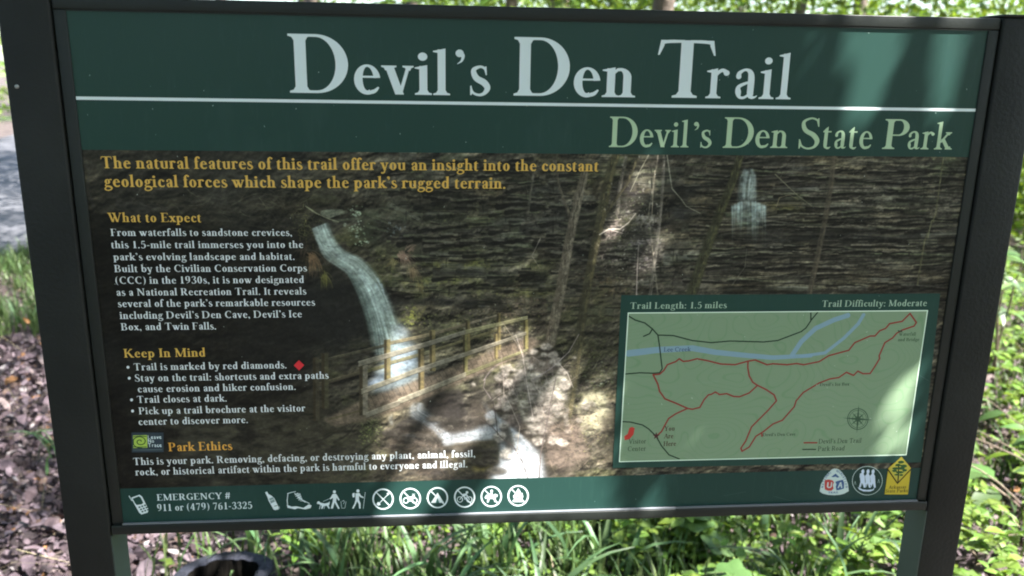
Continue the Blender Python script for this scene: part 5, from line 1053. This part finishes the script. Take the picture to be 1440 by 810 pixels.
TREES = [(-1.9, 12.5, 1., 0, 0, 1, 'slender dark trunk just left of the title, far behind the top rail'), (.9, 9.5, 1.05, 2, 1, 1, 'thin tree seen over the top rail above the title, nearest behind it'),
         (2.2, 13.5, 1.15, 1, 0, 1, 'pale broad trunk seen over the top rail above the word Trail'), (4.6, 10.5, 1., 2, 2, 1, 'leafy tree seen over the right part of the top rail'),
         (7.2, 13.5, 1.15, 0, 1, 1, 'bright leafy tree beyond the right post, farther back'), (9.5, 8.2, 1., 2, 0, 1, 'leafy tree at the right edge beyond the shrubs'), (-.4, 17.5, 1.2, 1, 2, 1, 'tree deep in the wood behind the middle of the title'),
         (3.8, 19., 1.2, 0, 0, 1, 'tree deep in the wood behind the word Trail'), (-3.6, 22., 1.2, 1, 1, 1, 'tall tree deep in the wood behind the left of the sign'), (-13.5, 20.5, 1.1, 0, 0, 1, 'leafy tree across the road at the left edge, nearest the road'),
         (-17., 26., 1.25, 1, 1, 1, 'taller leafy tree across the road, behind its neighbour'), (-11., 27.5, 1.2, 2, 2, 1, 'tree across the road, farthest back and hidden mostly by the left post'), (-20., 17., 1.1, 1, 0, 1, 'leafy tree across the road beyond the left edge'),
         (11.5, 15., 1.2, 1, 1, 1, 'broad tree far right, deep in the bright green wood'), (7.8, 21., 1.25, 0, 2, 1, 'tall tree far behind the top right corner of the sign')]
for k, (x, y, s, kt, kc, lw, lab) in enumerate(TREES): tree(x, y, s, kt, kc, lab, lw, k*1.3)
# big shade trees standing round the clearing, partly out of the picture: these throw the dappled shade
def shade_tree(x, y, s, kt, kc, label, zc=7.4, rz=0, sc_=(1, 1, 1)):
    t = empty('shade_tree', (x, y, float(hgt(x, y))), rz); tag(t, label, 'tree', 'shade trees round the clearing')
    obj('trunk', TRUNKS[kt], t, scale=(s, s, s)); obj('crown', CROWNS[kc], t, (0, 0, zc*s), scale=(s*sc_[0], s*sc_[1], s*sc_[2])); return t
for x, y, s_, kt, kc, zc, rz, lab in [
    (-3.3, -4.2, 1.1, 0, 1, 7.2, 2, 'shade tree to the left behind the viewer'), (.2, -6.2, 1.2, 1, 0, 6.4, .5, 'shade tree straight behind the viewer'),
    (-7.4, -1.2, 1.1, 0, 2, 6.6, 1, 'shade tree on the left, level with the viewer'), (11.5, -3.2, 1.1, 1, 2, 7., 3, 'shade tree far to the right of the viewer'),
    (-5.6, -8.5, 1.2, 1, 0, 6., 4, 'farther shade tree behind the viewer on the left'), (5.2, -9.6, 1.25, 0, 1, 5.6, 5, 'farther shade tree behind the viewer on the right'),
    (-.2, -11.5, 1.3, 1, 0, 5.6, 2.6, 'farthest shade tree behind the viewer'), (10.5, -8.5, 1.2, 0, 1, 5.6, 1.4, 'shade tree behind the viewer at the far right'), (-11.5, -5.5, 1.2, 1, 1, 5.8, 1.4, 'shade tree behind the viewer at the far left'),
    (-7.2, 3.6, .9, 2, 0, 6.6, 1, 'shade tree on the left beside the road, outside the left edge'), (-3.2, 9.2, .9, 2, 1, 6.2, .9, 'shade tree behind the left post between litter and road'),
    (-1.4, 5.2, .5, 2, 1, 8.6, 1.3, 'slender young tree behind the left part of the sign'), (-5.2, 1.2, .8, 0, 0, 6.2, 2.1, 'shade tree left of the dead leaves, outside the left edge'), (6.8, 7.4, .9, 0, 2, 7., .6, 'shade tree right of the clearing, behind the shrubs')]:
    shade_tree(x, y, s_, kt, kc, lab, zc, rz)

YT = empty('litter_shade_tree', (.72, 3.3, 0)); tag(YT, 'slender leaning tree directly behind the sign, its unseen crown added to shade the dead leaves', 'tree')
tr = limb_pts((0, 0, -.2), (.08, -.2, 1), 6.6, 8, random.Random(2), .04); tp = tr[-1]
tr2 = [tr[5]+(np.array([.5, -2.5, 6.3])-tr[5])*u for u in np.linspace(0, 1, 5)]
obj('trunk', mesh('trunk', *merge([tube(tr, [.075, .06, .055, .05, .045, .04, .035, .03, .02], 9), tube(tr2, [.035, .03, .025, .02, .012], 7)]), M_bark, True), YT)
obj('crown', CROWNS[0], YT, (.35, -2.6, 6.1), scale=(.62, .52, .42))  # crown set off the trunk, added to throw shade on the leaf litter
# unseen low bough over the sign, leaves placed to shade all but chosen gaps
ND = (ZT-ZB)
GAPS = [  # sunlit patches on the sign: outlines on the photograph, mapped to the board; no leaf's shade may fall there
    [(1130, -20), (1170, -20), (1162, 48), (1134, 116), (1118, 110)], [(1190, -20), (1228, -20), (1216, 45), (1184, 122), (1164, 106)], [(1256, -20), (1298, -20), (1284, 44), (1226, 178), (1196, 196), (1166, 190)],
    [(1312, -20), (1390, -20), (1372, 44), (1345, 150), (1312, 196), (1292, 160)], [(914, 216), (952, 226), (938, 330), (912, 396), (880, 352)], [(842, 266), (884, 272), (876, 370), (840, 372)],
    [(1246, 560), (1268, 545), (1296, 510), (1290, 640), (1230, 645)], [(964, 600), (978, 575), (980, 640), (964, 645)],
    [(705, 455), (815, 475), (822, 560), (805, 690), (680, 700), (665, 640), (685, 560)], [(536, 575), (600, 560), (690, 590), (790, 610), (785, 760), (526, 770)], [(538, 470), (592, 465), (592, 575), (534, 570)],
    [(812, 660), (868, 650), (876, 760), (800, 765)], [(590, 565), (680, 500), (715, 470), (700, 640), (600, 650)], [(822, 540), (858, 540), (858, 610), (824, 610)], [(905, 690), (935, 690), (935, 760), (905, 760)]]
def inpoly(P, x, y):
    c = False; n_ = len(P)
    for i in range(n_):
        (x1, y1), (x2, y2) = P[i-1], P[i]
        if (y1 > y) != (y2 > y) and x < (x2-x1)*(y-y1)/(y2-y1)+x1: c = not c
    return c
GW = [[world_of(p) for p in g] for g in GAPS]
def clear(x, z): return any(inpoly(g, x, z) for g in GW)
S = np.array(SUN); rb = random.Random(8)
u1 = np.cross(S, [0, 0, 1.]); u1 /= np.linalg.norm(u1); u2 = np.cross(S, u1)
leaves = []; HB = 1.55, 2.35
for ring_ in range(7):
    for ix in range(int(1.75/.035)):
        for iz in range(int(1.5/.075)):
            bx = -.86+ix*.035+rb.uniform(-.02, .02); bz = .62+iz*.075+rb.uniform(-.04, .04)
            size = rb.uniform(.04, .07)
            # test the leaf's whole footprint on the sign
            if any(clear(bx+dx, bz+dz) for dx in (-.008, 0, .008) for dz in (-.016, 0, .016)): continue
            edge = any(clear(bx+dx, bz+dz) for dx in (-.022, .022) for dz in (-.06, .06))
            if edge: size = .034
            t = rb.uniform(*HB); leaves.append((np.array([bx, 0, bz])+S*t, size))
rc = random.Random(77); cl_ = [(rc.uniform(-1.15, .75), rc.uniform(.95, 2.6), rc.uniform(.10, .24)) for _ in range(26)]
for gx_, gy_, gr_ in cl_:                               # leaf clusters added up the sun's path to shade the grass behind
    for _ in range(int(2600*gr_*gr_)+8):
        a_, q_ = rc.uniform(0, 6.28), gr_*math.sqrt(rc.random()); q3 = np.array([gx_+q_*math.cos(a_), gy_+q_*math.sin(a_), 0])+S*rc.uniform(2.9, 3.6); hit = q3-S*(q3[1]/S[1])
        if q3[1] > .08 or not any(clear(hit[0]+dx, hit[2]+dz) for dx in (-.05, 0, .05) for dz in (-.12, 0, .12)): leaves.append((q3, rc.uniform(.05, .085)))
for _ in range(9000):                                  # small leaves crowd the rims of the gaps
    bx, bz = rb.uniform(.25, .72), rb.uniform(1.40, 1.72)
    if any(clear(bx+dx, bz+dz) for dx in (-.005, 0, .005) for dz in (-.012, 0, .012)) or not any(clear(bx+dx, bz+dz) for dx in (-.022, .022) for dz in (-.05, 0, .05)): continue
    leaves.append((np.array([bx, 0, bz])+S*rb.uniform(1.5, 1.9), rb.uniform(.022, .032)))
P = np.array([l[0] for l in leaves]); SZ = np.array([l[1] for l in leaves]); nL = len(P); r_ = np.random.default_rng(4)
# leaves face roughly up towards the light
tilt = math.acos(S[2]); az = math.atan2(S[1], S[0])
A = np.stack([r_.normal(0, .35, nL), tilt+r_.normal(0, .35, nL), np.full(nL, az)], 1)
spin = r_.uniform(0, 6.28, nL)
v_, f_ = SIXL; v0 = np.array(v_, float)-[0, .5, 0]
Vs = []; 
for i in range(nL):
    c, s_ = math.cos(spin[i]), math.sin(spin[i]); w = v0*SZ[i]; w = np.stack([w[:, 0]*c-w[:, 1]*s_, w[:, 0]*s_+w[:, 1]*c, w[:, 2]], 1)
    ax, ay, azz = A[i]; M3 = np.array(Matrix.Rotation(azz, 3, 'Z') @ Matrix.Rotation(ay, 3, 'Y') @ Matrix.Rotation(ax, 3, 'X')); Vs.append(w @ M3.T+P[i])
Vb = np.concatenate(Vs); Fb = (np.arange(nL)[:, None]*6+np.arange(6)).tolist()
OT = empty('overhanging_tree', (1.3, -3.0, 0)); tag(OT, 'unseen tree right of the viewer, its low bough shaped to shade the sign in streaks', 'tree')
Vb = Vb-np.array([1.3, -3.0, 0]); obj('sun_gap_leaves', mesh('sun_gap_leaves', Vb, Fb, M_leaf), OT)
cen = P.mean(0)-np.array([1.3, -3.0, 0]); r = random.Random(5)
tr = limb_pts((0, 0, -.2), (0, .02, 1), 8, 8, r, .04); parts = [tube(tr, [.19, .15, .14, .13, .12, .10, .08, .06, .04], 12)]
b0 = tr[3]; 
for k in range(3):
    e = cen+np.array([r.uniform(-.35, .35), r.uniform(-.2, .2), .5+r.uniform(-.1, .2)]); Q = [b0+(e-b0)*u+np.array([0, 0, .35*math.sin(u*math.pi)]) for u in np.linspace(0, 1, 7)]; parts.append(tube(Q, [.035*(1-.12*j) for j in range(7)], 7))
obj('trunk', mesh('trunk', *merge(parts), M_bark, True), OT)
obj('crown', CROWNS[2], OT, (-.6, -1.2, 7.6), (0, 0, 2.), (.85, .85, .8))
# understorey wall of the far wood: a mass nobody could count
r_ = np.random.default_rng(17); n_ = 52000
th = np.where(r_.random(n_) < .72, r_.uniform(-1.35, 1.5, n_), r_.uniform(1.5, 4.93, n_)); rd = np.where((th < 1.5), r_.uniform(15, 34, n_), r_.uniform(7, 20, n_)); xx = rd*np.sin(th); yy = rd*np.cos(th); ok = road_dist(xx, yy) > 5.0; xx, yy = xx[ok], yy[ok]; n_ = len(xx)
cl = .5+.5*np.sin(xx*1.1+np.sin(yy*.8)*2)*np.cos(yy*.9+np.sin(xx*.6)); zz = hgt(xx, yy)+r_.random(n_)**1.3*(1.2+3.4*cl)
Vv, Ff = scatter_leaves(np.stack([xx, yy, zz], 1), np.stack([r_.normal(0, .6, n_), r_.normal(0, .6, n_), r_.uniform(0, 6.28, n_)], 1), r_.uniform(.16, .34, n_), DIA)
tag(obj('undergrowth', mesh('undergrowth', Vv, Ff, M_leaf2)), 'dense bright green undergrowth filling the far wood', 'undergrowth', kind='stuff')

# saplings and leafy low boughs between the trunks, 8 to 19 m behind the sign
r_ = np.random.default_rng(29); n_ = 36000
c_ = np.stack([r_.uniform(-9, 15, 380), r_.uniform(8.5, 19, 380), r_.uniform(.9, 3.9, 380)], 1); k_ = r_.integers(0, 380, n_); P_ = c_[k_]+r_.normal(size=(n_, 3))*[.5, .5, .28]
ok = (road_dist(P_[:, 0], P_[:, 1]) > 4.6) & (P_[:, 2] > .1); P_ = P_[ok]; n_ = len(P_)
Vv, Ff = scatter_leaves(P_, np.stack([r_.normal(-.3, .5, n_), r_.normal(0, .5, n_), r_.uniform(0, 6.28, n_)], 1), r_.uniform(.08, .17, n_), DIA)
tag(obj('sapling_thicket', mesh('sapling_thicket', Vv, Ff, M_leaf2)), 'thicket of bright leafed saplings seen over the top of the sign', 'thicket', kind='stuff')

r_ = np.random.default_rng(37); n_ = 9000
c_ = np.stack([r_.uniform(0, 1, 120), r_.uniform(5.2, 11, 120), r_.uniform(.15, 1.5, 120)], 1); c_[:, 0] = (c_[:, 1]+1.15)*(.66+.22*c_[:, 0])-.15; k_ = r_.integers(0, 120, n_); P_ = c_[k_]+r_.normal(size=(n_, 3))*[.28, .28, .2]; P_[:, 2] = np.maximum(P_[:, 2], .05)
Vv, Ff = scatter_leaves(P_, np.stack([r_.normal(-.3, .5, n_), r_.normal(0, .5, n_), r_.uniform(0, 6.28, n_)], 1), r_.uniform(.06, .14, n_), DIA)
tag(obj('brush', mesh('brush', Vv, Ff, M_leaf2)), 'waist high leafy brush filling the ground beyond the right post', 'brush', kind='stuff')
# ---------------------------------------------------------------- ground cover
r_ = np.random.default_rng(23)
def curled(seed):
    r = random.Random(seed); V = []; 
    for i, t in enumerate((0, .25, .55, .8, 1)):
        w = (.02, .24, .27, .19, .0)[i]*r.uniform(.7, 1.15); c = r.uniform(.1, .7); z = .16*math.sin(t*3.2+seed*1.7); 
        V += [(-w, t, z+c*w+r.uniform(-.03, .05)), (w, t+r.uniform(-.05, .05), z+c*w*r.uniform(.2, 1.6))]
    return V, [[0, 1, 3, 2], [2, 3, 5, 4], [4, 5, 7, 6], [6, 7, 9, 8]]
parts = []
def zone_litter(n):
    x = np.where(r_.random(n*3) < .62, r_.uniform(-4.4, -.8, n*3), r_.uniform(-.8, 4.2, n*3)); y = r_.uniform(.5, 6.4, n*3)
    den = np.clip(1.25-(np.hypot(x+.1, y-1)/6.5), .12, 1); den = den*np.where((x > -.9) & (x < .75), .35, 1)*np.where((x > .75) & (x < 1.6), .7, 1)
    grassy = (x < -1.7) & (y > 3.3+.5*(x+3)); den = den*np.where(grassy, .25, 1)
    k = (r_.random(n*3) < den) & (road_dist(x, y) > 3.9); return x[k][:n], y[k][:n]
x, y = zone_litter(64000); m = len(x)
for q in range(6):
    s = slice(q, None, 6); xx, yy = x[s], y[s]; k = len(xx)
    P = np.stack([xx, yy, hgt(xx, yy)+r_.uniform(.0, .03, k)], 1); A = np.stack([r_.normal(0, .5, k), r_.normal(0, .5, k), r_.uniform(0, 6.28, k)], 1)
    parts.append(scatter_leaves(P, A, np.where(r_.random(k) < .12, r_.uniform(.05, .08, k), r_.uniform(.018, .045, k)), curled(q+1)))
V = np.concatenate([p[0] for p in parts]); o = 0; Fs = []
for p in parts: Fs.append(p[1]+o); o += len(p[0])
tag(obj('leaf_litter', mesh('leaf_litter', V, np.concatenate(Fs), M_litter)), 'brown and violet grey dead leaves covering the ground around the sign', 'leaf litter', kind='stuff')
def grass(name, pts, h0, h1, wd, label, material=None, bend=.6, seed=1):
    r = np.random.default_rng(seed); n = len(pts); H = r.uniform(h0, h1, n); az = r.uniform(0, 6.28, n); bn = r.uniform(.15, 1, n)*bend; W = wd*r.uniform(.6, 1.3, n); V = np.zeros((n, 9, 3))
    pz = hgt(pts[:, 0], pts[:, 1])
    for i, t in enumerate((0, .3, .62, .86)):
        hx = H*bn*t**2; hz = H*(t-.42*bn*t**2.4); w = W*(1, 1, .8, .5)[i]/2
        for j, sg in enumerate((-1, 1)):
            V[:, i*2+j, 0] = pts[:, 0]+np.cos(az)*hx-np.sin(az)*w*sg; V[:, i*2+j, 1] = pts[:, 1]+np.sin(az)*hx+np.cos(az)*w*sg; V[:, i*2+j, 2] = pz+hz
    V[:, 8, 0] = pts[:, 0]+np.cos(az)*H*bn; V[:, 8, 1] = pts[:, 1]+np.sin(az)*H*bn; V[:, 8, 2] = pz+H*(1-.42*bn-.1*bn)
    Fq = np.concatenate([np.array([[0, 1, 3, 2], [2, 3, 5, 4], [4, 5, 7, 6]])[None]+np.arange(n)[:, None, None]*9]).reshape(-1, 4).tolist(); Ft = (np.array([6, 7, 8])[None]+np.arange(n)[:, None]*9).tolist()
    return tag(obj(name, mesh(name, V.reshape(-1, 3), Fq+Ft, material or M_grass)), label, 'grass', kind='stuff')
def patch(cx, cy, rx, ry, n, clumps, seed):
    r = np.random.default_rng(seed); c = np.stack([cx+rx*(r.random(clumps)*2-1), cy+ry*(r.random(clumps)*2-1)], 1); k = r.integers(0, clumps, n)
    return c[k]+r.normal(0, .05, (n, 2))
g1 = patch(.0, 1.75, 1.0, 1.15, 7000, 420, 1); g1 = g1[(g1[:, 1] > .6) & (np.hypot(g1[:, 0]+.745, g1[:, 1]-.9) > .26) & ~((g1[:, 0] < -.62) & (g1[:, 1] < 1.7) & (np.random.default_rng(2).random(len(g1)) < .8))]
grass('grass', g1, .08, .27, .0085, 'fresh green grass growing thick behind and below the sign', seed=2)
g2 = patch(-3.2, 4.9, 1.6, 1.3, 8500, 380, 3); g2 = g2[road_dist(g2[:, 0], g2[:, 1]) > 3.95]
grass('grass', g2, .06, .22, .008, 'short grass on the verge between dead leaves and road', seed=4)
g3 = patch(2.4, 3.4, 2.4, 2.2, 9000, 420, 5); grass('grass', g3, .06, .20, .009, 'short grass under the shrubs right of the sign', seed=6)
# low herbs between the grass: small three-leaved ground cover
def herbs(name, pts, s0, s1, h, label, seed):
    r = np.random.default_rng(seed); n = len(pts); k = 5; P = np.repeat(np.stack([pts[:, 0], pts[:, 1], hgt(pts[:, 0], pts[:, 1])], 1), k, 0); m_ = len(P); hh = np.repeat(r.uniform(.3, 1, n)*h, k)
    P[:, 2] += hh; P[:, :2] += r.normal(0, .012, (m_, 2)); A = np.stack([r.normal(.1, .3, m_), r.normal(0, .3, m_), r.uniform(0, 6.28, m_)], 1)
    V, F = scatter_leaves(P, A, r.uniform(s0, s1, m_), SIXL); return tag(obj(name, mesh(name, V, F, M_leaf2)), label, 'ground cover', kind='stuff')
herbs('ground_cover', patch(.2, 1.7, 1.2, 1.0, 700, 200, 8), .02, .045, .13, 'small leaved green herbs among the grass behind the sign', 9)
herbs('ground_cover', patch(2.6, 3., 2.2, 2.2, 2200, 420, 10), .03, .07, .24, 'small leaved herbs and seedlings covering the ground right of the sign', 11)
herbs('ground_cover', patch(1.05, 1.7, .7, .9, 520, 120, 12), .02, .06, .2, 'yellow green herbs under the right end of the sign', 13)

# dry straw and fallen twigs between the green
r_ = np.random.default_rng(41); n = 900; xs = np.where(r_.random(n) < .5, r_.uniform(-4, -.9, n), r_.uniform(-.9, 3.6, n)); ys = r_.uniform(.5, 4.8, n)
SL = ([(-.004, 0, 0), (.004, 0, 0), (.003, 1, .05), (-.003, 1, .05), (0, .5, .05), (0, .5, .03)], [[0, 1, 2, 3]])
V, F = scatter_leaves(np.stack([xs, ys, hgt(xs, ys)+r_.uniform(.015, .06, n)], 1), np.stack([r_.normal(.1, .25, n), r_.normal(0, .1, n), r_.uniform(0, 6.28, n)], 1), r_.uniform(.08, .3, n), (SL[0][:4], SL[1]))
tag(obj('dry_straw', mesh('dry_straw', V, F, M_straw)), 'dry straw and thin dead stems lying among leaves and grass', 'straw', kind='stuff')
# ---------------------------------------------------------------- single plants with their leaves as parts
LEAF_A = mesh('leaf', *leaf_blade(5, 1, .52, .2, .22), M_plant, True)
LEAF_B = mesh('leaf', *leaf_blade(5, 1, .40, .25, .35), M_plant, True)
LEAF_L = mesh('leaf', *lobed_leaf(), M_plant, True)
rp = random.Random(31)
def put_leaf(me, par, p, yaw, pitch, roll, s): return obj('leaf', me, par, p, (pitch, roll, yaw-math.pi/2), (s, s, s))
def shrub(x, y, H, lean_az, nleaf, ls, label, me=LEAF_A, stems=3, name='leafy_shrub', cat='shrub', group='leafy shrubs round the sign', arch=.7):
    t = empty(name, (x, y, float(hgt(x, y)))); tag(t, label, cat, group); pp = []; L_ = []
    for k in range(stems):
        a = lean_az+rp.uniform(-.9, .9)*(1 if k else .3); h = H*rp.uniform(.7, 1); P = [np.array([0, 0, -.03])]; d = np.array([math.cos(a)*.35, math.sin(a)*.35, 1.]); nseg = 8
        for i in range(nseg): d = d+np.array([math.cos(a), math.sin(a), -.32])*arch*.3+np.array([rp.uniform(-.1, .1) for _ in range(3)]); d /= np.linalg.norm(d); P.append(P[-1]+d*h*1.15/nseg)
        pp.append(tube(P, [.0055*(1-.09*i)*(H/.8)**.5 for i in range(nseg+1)], 6)); L_.append(P)
    obj('stem', mesh('stem', *merge(pp), M_twig if me is not LEAF_L else M_stem, True), t)
    for i in range(nleaf):
        P = L_[i % stems]; u = rp.uniform(.3, 1)*(len(P)-1); j = min(int(u), len(P)-2); p = P[j]+(P[j+1]-P[j])*(u-j); d = P[j+1]-P[j]; yaw = math.atan2(d[1], d[0])+rp.choice((-1, 1))*rp.uniform(.5, 1.4)
        put_leaf(me, t, tuple(p), yaw, rp.uniform(-.35, .45), rp.uniform(-.4, .4), ls*rp.uniform(.65, 1.15))
    P = L_[0]; put_leaf(me, t, tuple(P[-1]), math.atan2(P[-1][1]-P[-2][1], P[-1][0]-P[-2][0]), -.2, 0, ls)
    return t
SH = [(1.62, 1.12, .42, 2.6, 16, .10, 'low leafy seedling at the foot of the right post, nearest the viewer', LEAF_A), (1.98, 1.35, .62, 2.9, 16, .15, 'shrub with large drooping leaves right of the right post, in front of its neighbours', LEAF_A),
      (2.18, 1.75, .85, 3.0, 26, .115, 'arching shrub with pale pointed leaves reaching towards the right post', LEAF_B), (2.42, 2.25, 1.15, 2.8, 28, .135, 'tall broad leafed shrub at the right edge, behind the arching one', LEAF_A),
      (1.95, 1.9, .5, 1.2, 22, .08, 'small bushy plant close behind the right post', LEAF_A), (2.75, 2.75, 1.35, 3.2, 34, .13, 'upright leafy shrub right of the right post, second row', LEAF_B),
      (3.05, 3.3, 1.6, 3.0, 38, .14, 'taller yellow green shrub at mid height of the right post', LEAF_A), (2.95, 3.9, 1.4, 3.4, 34, .12, 'leafy shrub half hidden by the right post, third row', LEAF_A),
      (3.75, 4.3, 1.9, 3.0, 44, .15, 'tall bright shrub at the right edge beside the top of the right post', LEAF_A), (4.3, 5.2, 2.1, 2.6, 44, .15, 'tall bright shrub farther back beyond the right post', LEAF_B),
      (5.1, 6.3, 2.3, 3.3, 46, .17, 'tallest shrub of the right edge, sunlit', LEAF_A), (1.72, 2.6, .45, 4.4, 20, .08, 'low plant seen through the gap left of the right post', LEAF_A), (1.28, 1.95, .34, 1.0, 18, .06, 'feathery low plant under the right end of the sign', LEAF_B),
      (2.2, 1.3, .7, 2.2, 20, .115, 'leaning shrub cut by the right edge of the picture', LEAF_B)]
for x, y, H, az, nl, ls, lab, me in SH: shrub(x, y, H, az, nl, ls, lab, me, 3 if nl < 30 else 5, arch=.7 if H < 1 else .32)
for x, y, H, nl, ls, lab in [(.50, .98, .30, 9, .125, 'broad leaved plant with scalloped leaves under the middle right of the sign, brightest'), (.70, .92, .24, 8, .115, 'broad leaved plant with scalloped leaves, right of the brightest one'), (.64, 1.2, .30, 8, .12, 'broad leaved plant standing behind the two nearer ones'),
                             (-1.28, 1.06, .08, 5, .07, 'small broad leaved seedling on the dead leaves left of the left post'), (.84, 1.1, .26, 7, .10, 'broad leaved plant nearest the tall grass blades')]:
    shrub(x, y, H, rp.uniform(0, 6), nl, ls, lab, LEAF_L, 4, 'broad_leaved_plant', 'plant', 'broad leaved plants under the sign', .25)
# tufts of long grass: every blade a part
def blade_mesh(seed):
    r = random.Random(seed); V, F = [], []; b_ = r.uniform(.5, 1.2)
    for i in range(8): t = i/7; x = b_*.55*t**2.2; z = t-.35*b_*t**3; w = .026*(1-t**2.6)+.001; V += [(x, -w, z+.006), (x+.004, 0, z), (x, w, z+.006)]
    for i in range(7): a = i*3; F += [[a, a+1, a+4, a+3], [a+1, a+2, a+5, a+4]]
    return mesh('blade', V, F, M_bladeo, True)
BL_ = [blade_mesh(k) for k in range(5)]
TU = [(-.72, 1.50, .34, 10, 'grass tuft beside the dead leaves, right of the left post'), (-.46, 1.36, .36, 12, 'tall grass tuft behind the hollow stump'), (-.22, 1.25, .38, 13, 'grass tuft close to the right of the hollow stump'), (-.12, 1.15, .36, 12, 'lush grass tuft under the row of pictograms'),
      (.02, 1.35, .42, 12, 'grass tuft with arching blades under the middle of the sign'), (.14, 1.08, .36, 11, 'nearest arching grass tuft under the middle of the sign'), (.34, 1.30, .44, 10, 'grass tuft with two long arching blades left of the broad leaved plants'),
      (.95, 1.12, .42, 9, 'bluish tuft of broad grass blades under the trail map'), (1.12, 1.25, .40, 8, 'grass tuft left of the right post'), (1.24, 1.05, .34, 8, 'pale curved grass blades close to the right post'), (.82, 1.55, .46, 9, 'tall dark grass tuft behind the bluish one'),
      (-1.62, 2.05, .26, 8, 'thin grass tuft alone among the dead leaves left of the sign'), (-1.52, 1.95, .24, 7, 'second thin tuft among the dead leaves, nearer the left post'), (-2.6, 3.9, .26, 12, 'grass tuft at the edge of the verge, left of the left post')]
for k, (x, y, h, nb, lab) in enumerate(TU):
    y -= .22 if y < 1.7 else 0; t = empty('grass_tuft', (x, y, float(hgt(x, y))-.01)); tag(t, lab, 'grass tuft', 'tufts of long grass')
    for i in range(nb):
        s = h*rp.uniform(.65, 1.1); obj('blade', BL_[(i+k) % 5], t, (rp.gauss(0, .045), rp.gauss(0, .045), 0), (rp.uniform(-.12, .12), rp.uniform(-.15, .25), rp.uniform(0, 6.28)), (s*1.2, s*rp.uniform(.6, 1.35), s))
# hollow stump: flat sawn top, black hollow, one side sheared flat
ST = empty('hollow_stump', (-.745, .97, 0)); tag(ST, 'grey hollow stump with a black cavity, low behind the left end of the sign', 'stump')
ms = mat('weathered_wood', (.030, .032, .044), .85, .2, noise=-.7, nscale=16, bump=1., bscale=60); mc = mat('shaded_hollow', (.004, .0035, .003), .95, .05, noise=3., nscale=16)  # cavity near black: the deep hole's shade put into its colour
def stump_ring(rx, ry, z, jag, q0):
    q = random.Random(q0); o = []
    for k in range(48):
        a = 2*math.pi*k/48; x, y = rx*math.cos(a), ry*math.sin(a); x = min(x, .118*rx/.145); o.append((x*(1+jag*q.uniform(-1, 1)), y*(1+jag*q.uniform(-1, 1)), z+jag*.06*q.uniform(-1, 1)))
    return o
V = []; lv = [(.172, .150, -.05, .02, 1), (.156, .138, .05, .02, 2), (.150, .132, .13, .02, 3), (.147, .128, .164, .012, 4), (.141, .122, .172, .012, 5), (.112, .094, .174, .05, 6), (.103, .086, .170, .06, 7)]
for a in lv: V += stump_ring(*a)
n = 48; F = [[i*n+k, i*n+(k+1) % n, (i+1)*n+(k+1) % n, (i+1)*n+k] for i in range(len(lv)-1) for k in range(n)]
obj('stump_shell', mesh('stump_shell', V, F, ms), ST)
V = []
for a in [(.104, .087, .1705, .05, 7), (.110, .092, .10, .06, 8), (.112, .094, .0, .06, 9)]: V += stump_ring(*a)
V.append((0, 0, -.04)); F = [[i*n+k, i*n+(k+1) % n, (i+1)*n+(k+1) % n, (i+1)*n+k] for i in range(2) for k in range(n)]+[[2*n+k, 2*n+(k+1) % n, 3*n] for k in range(n)]
obj('cavity', mesh('cavity', V, F, mc), ST)
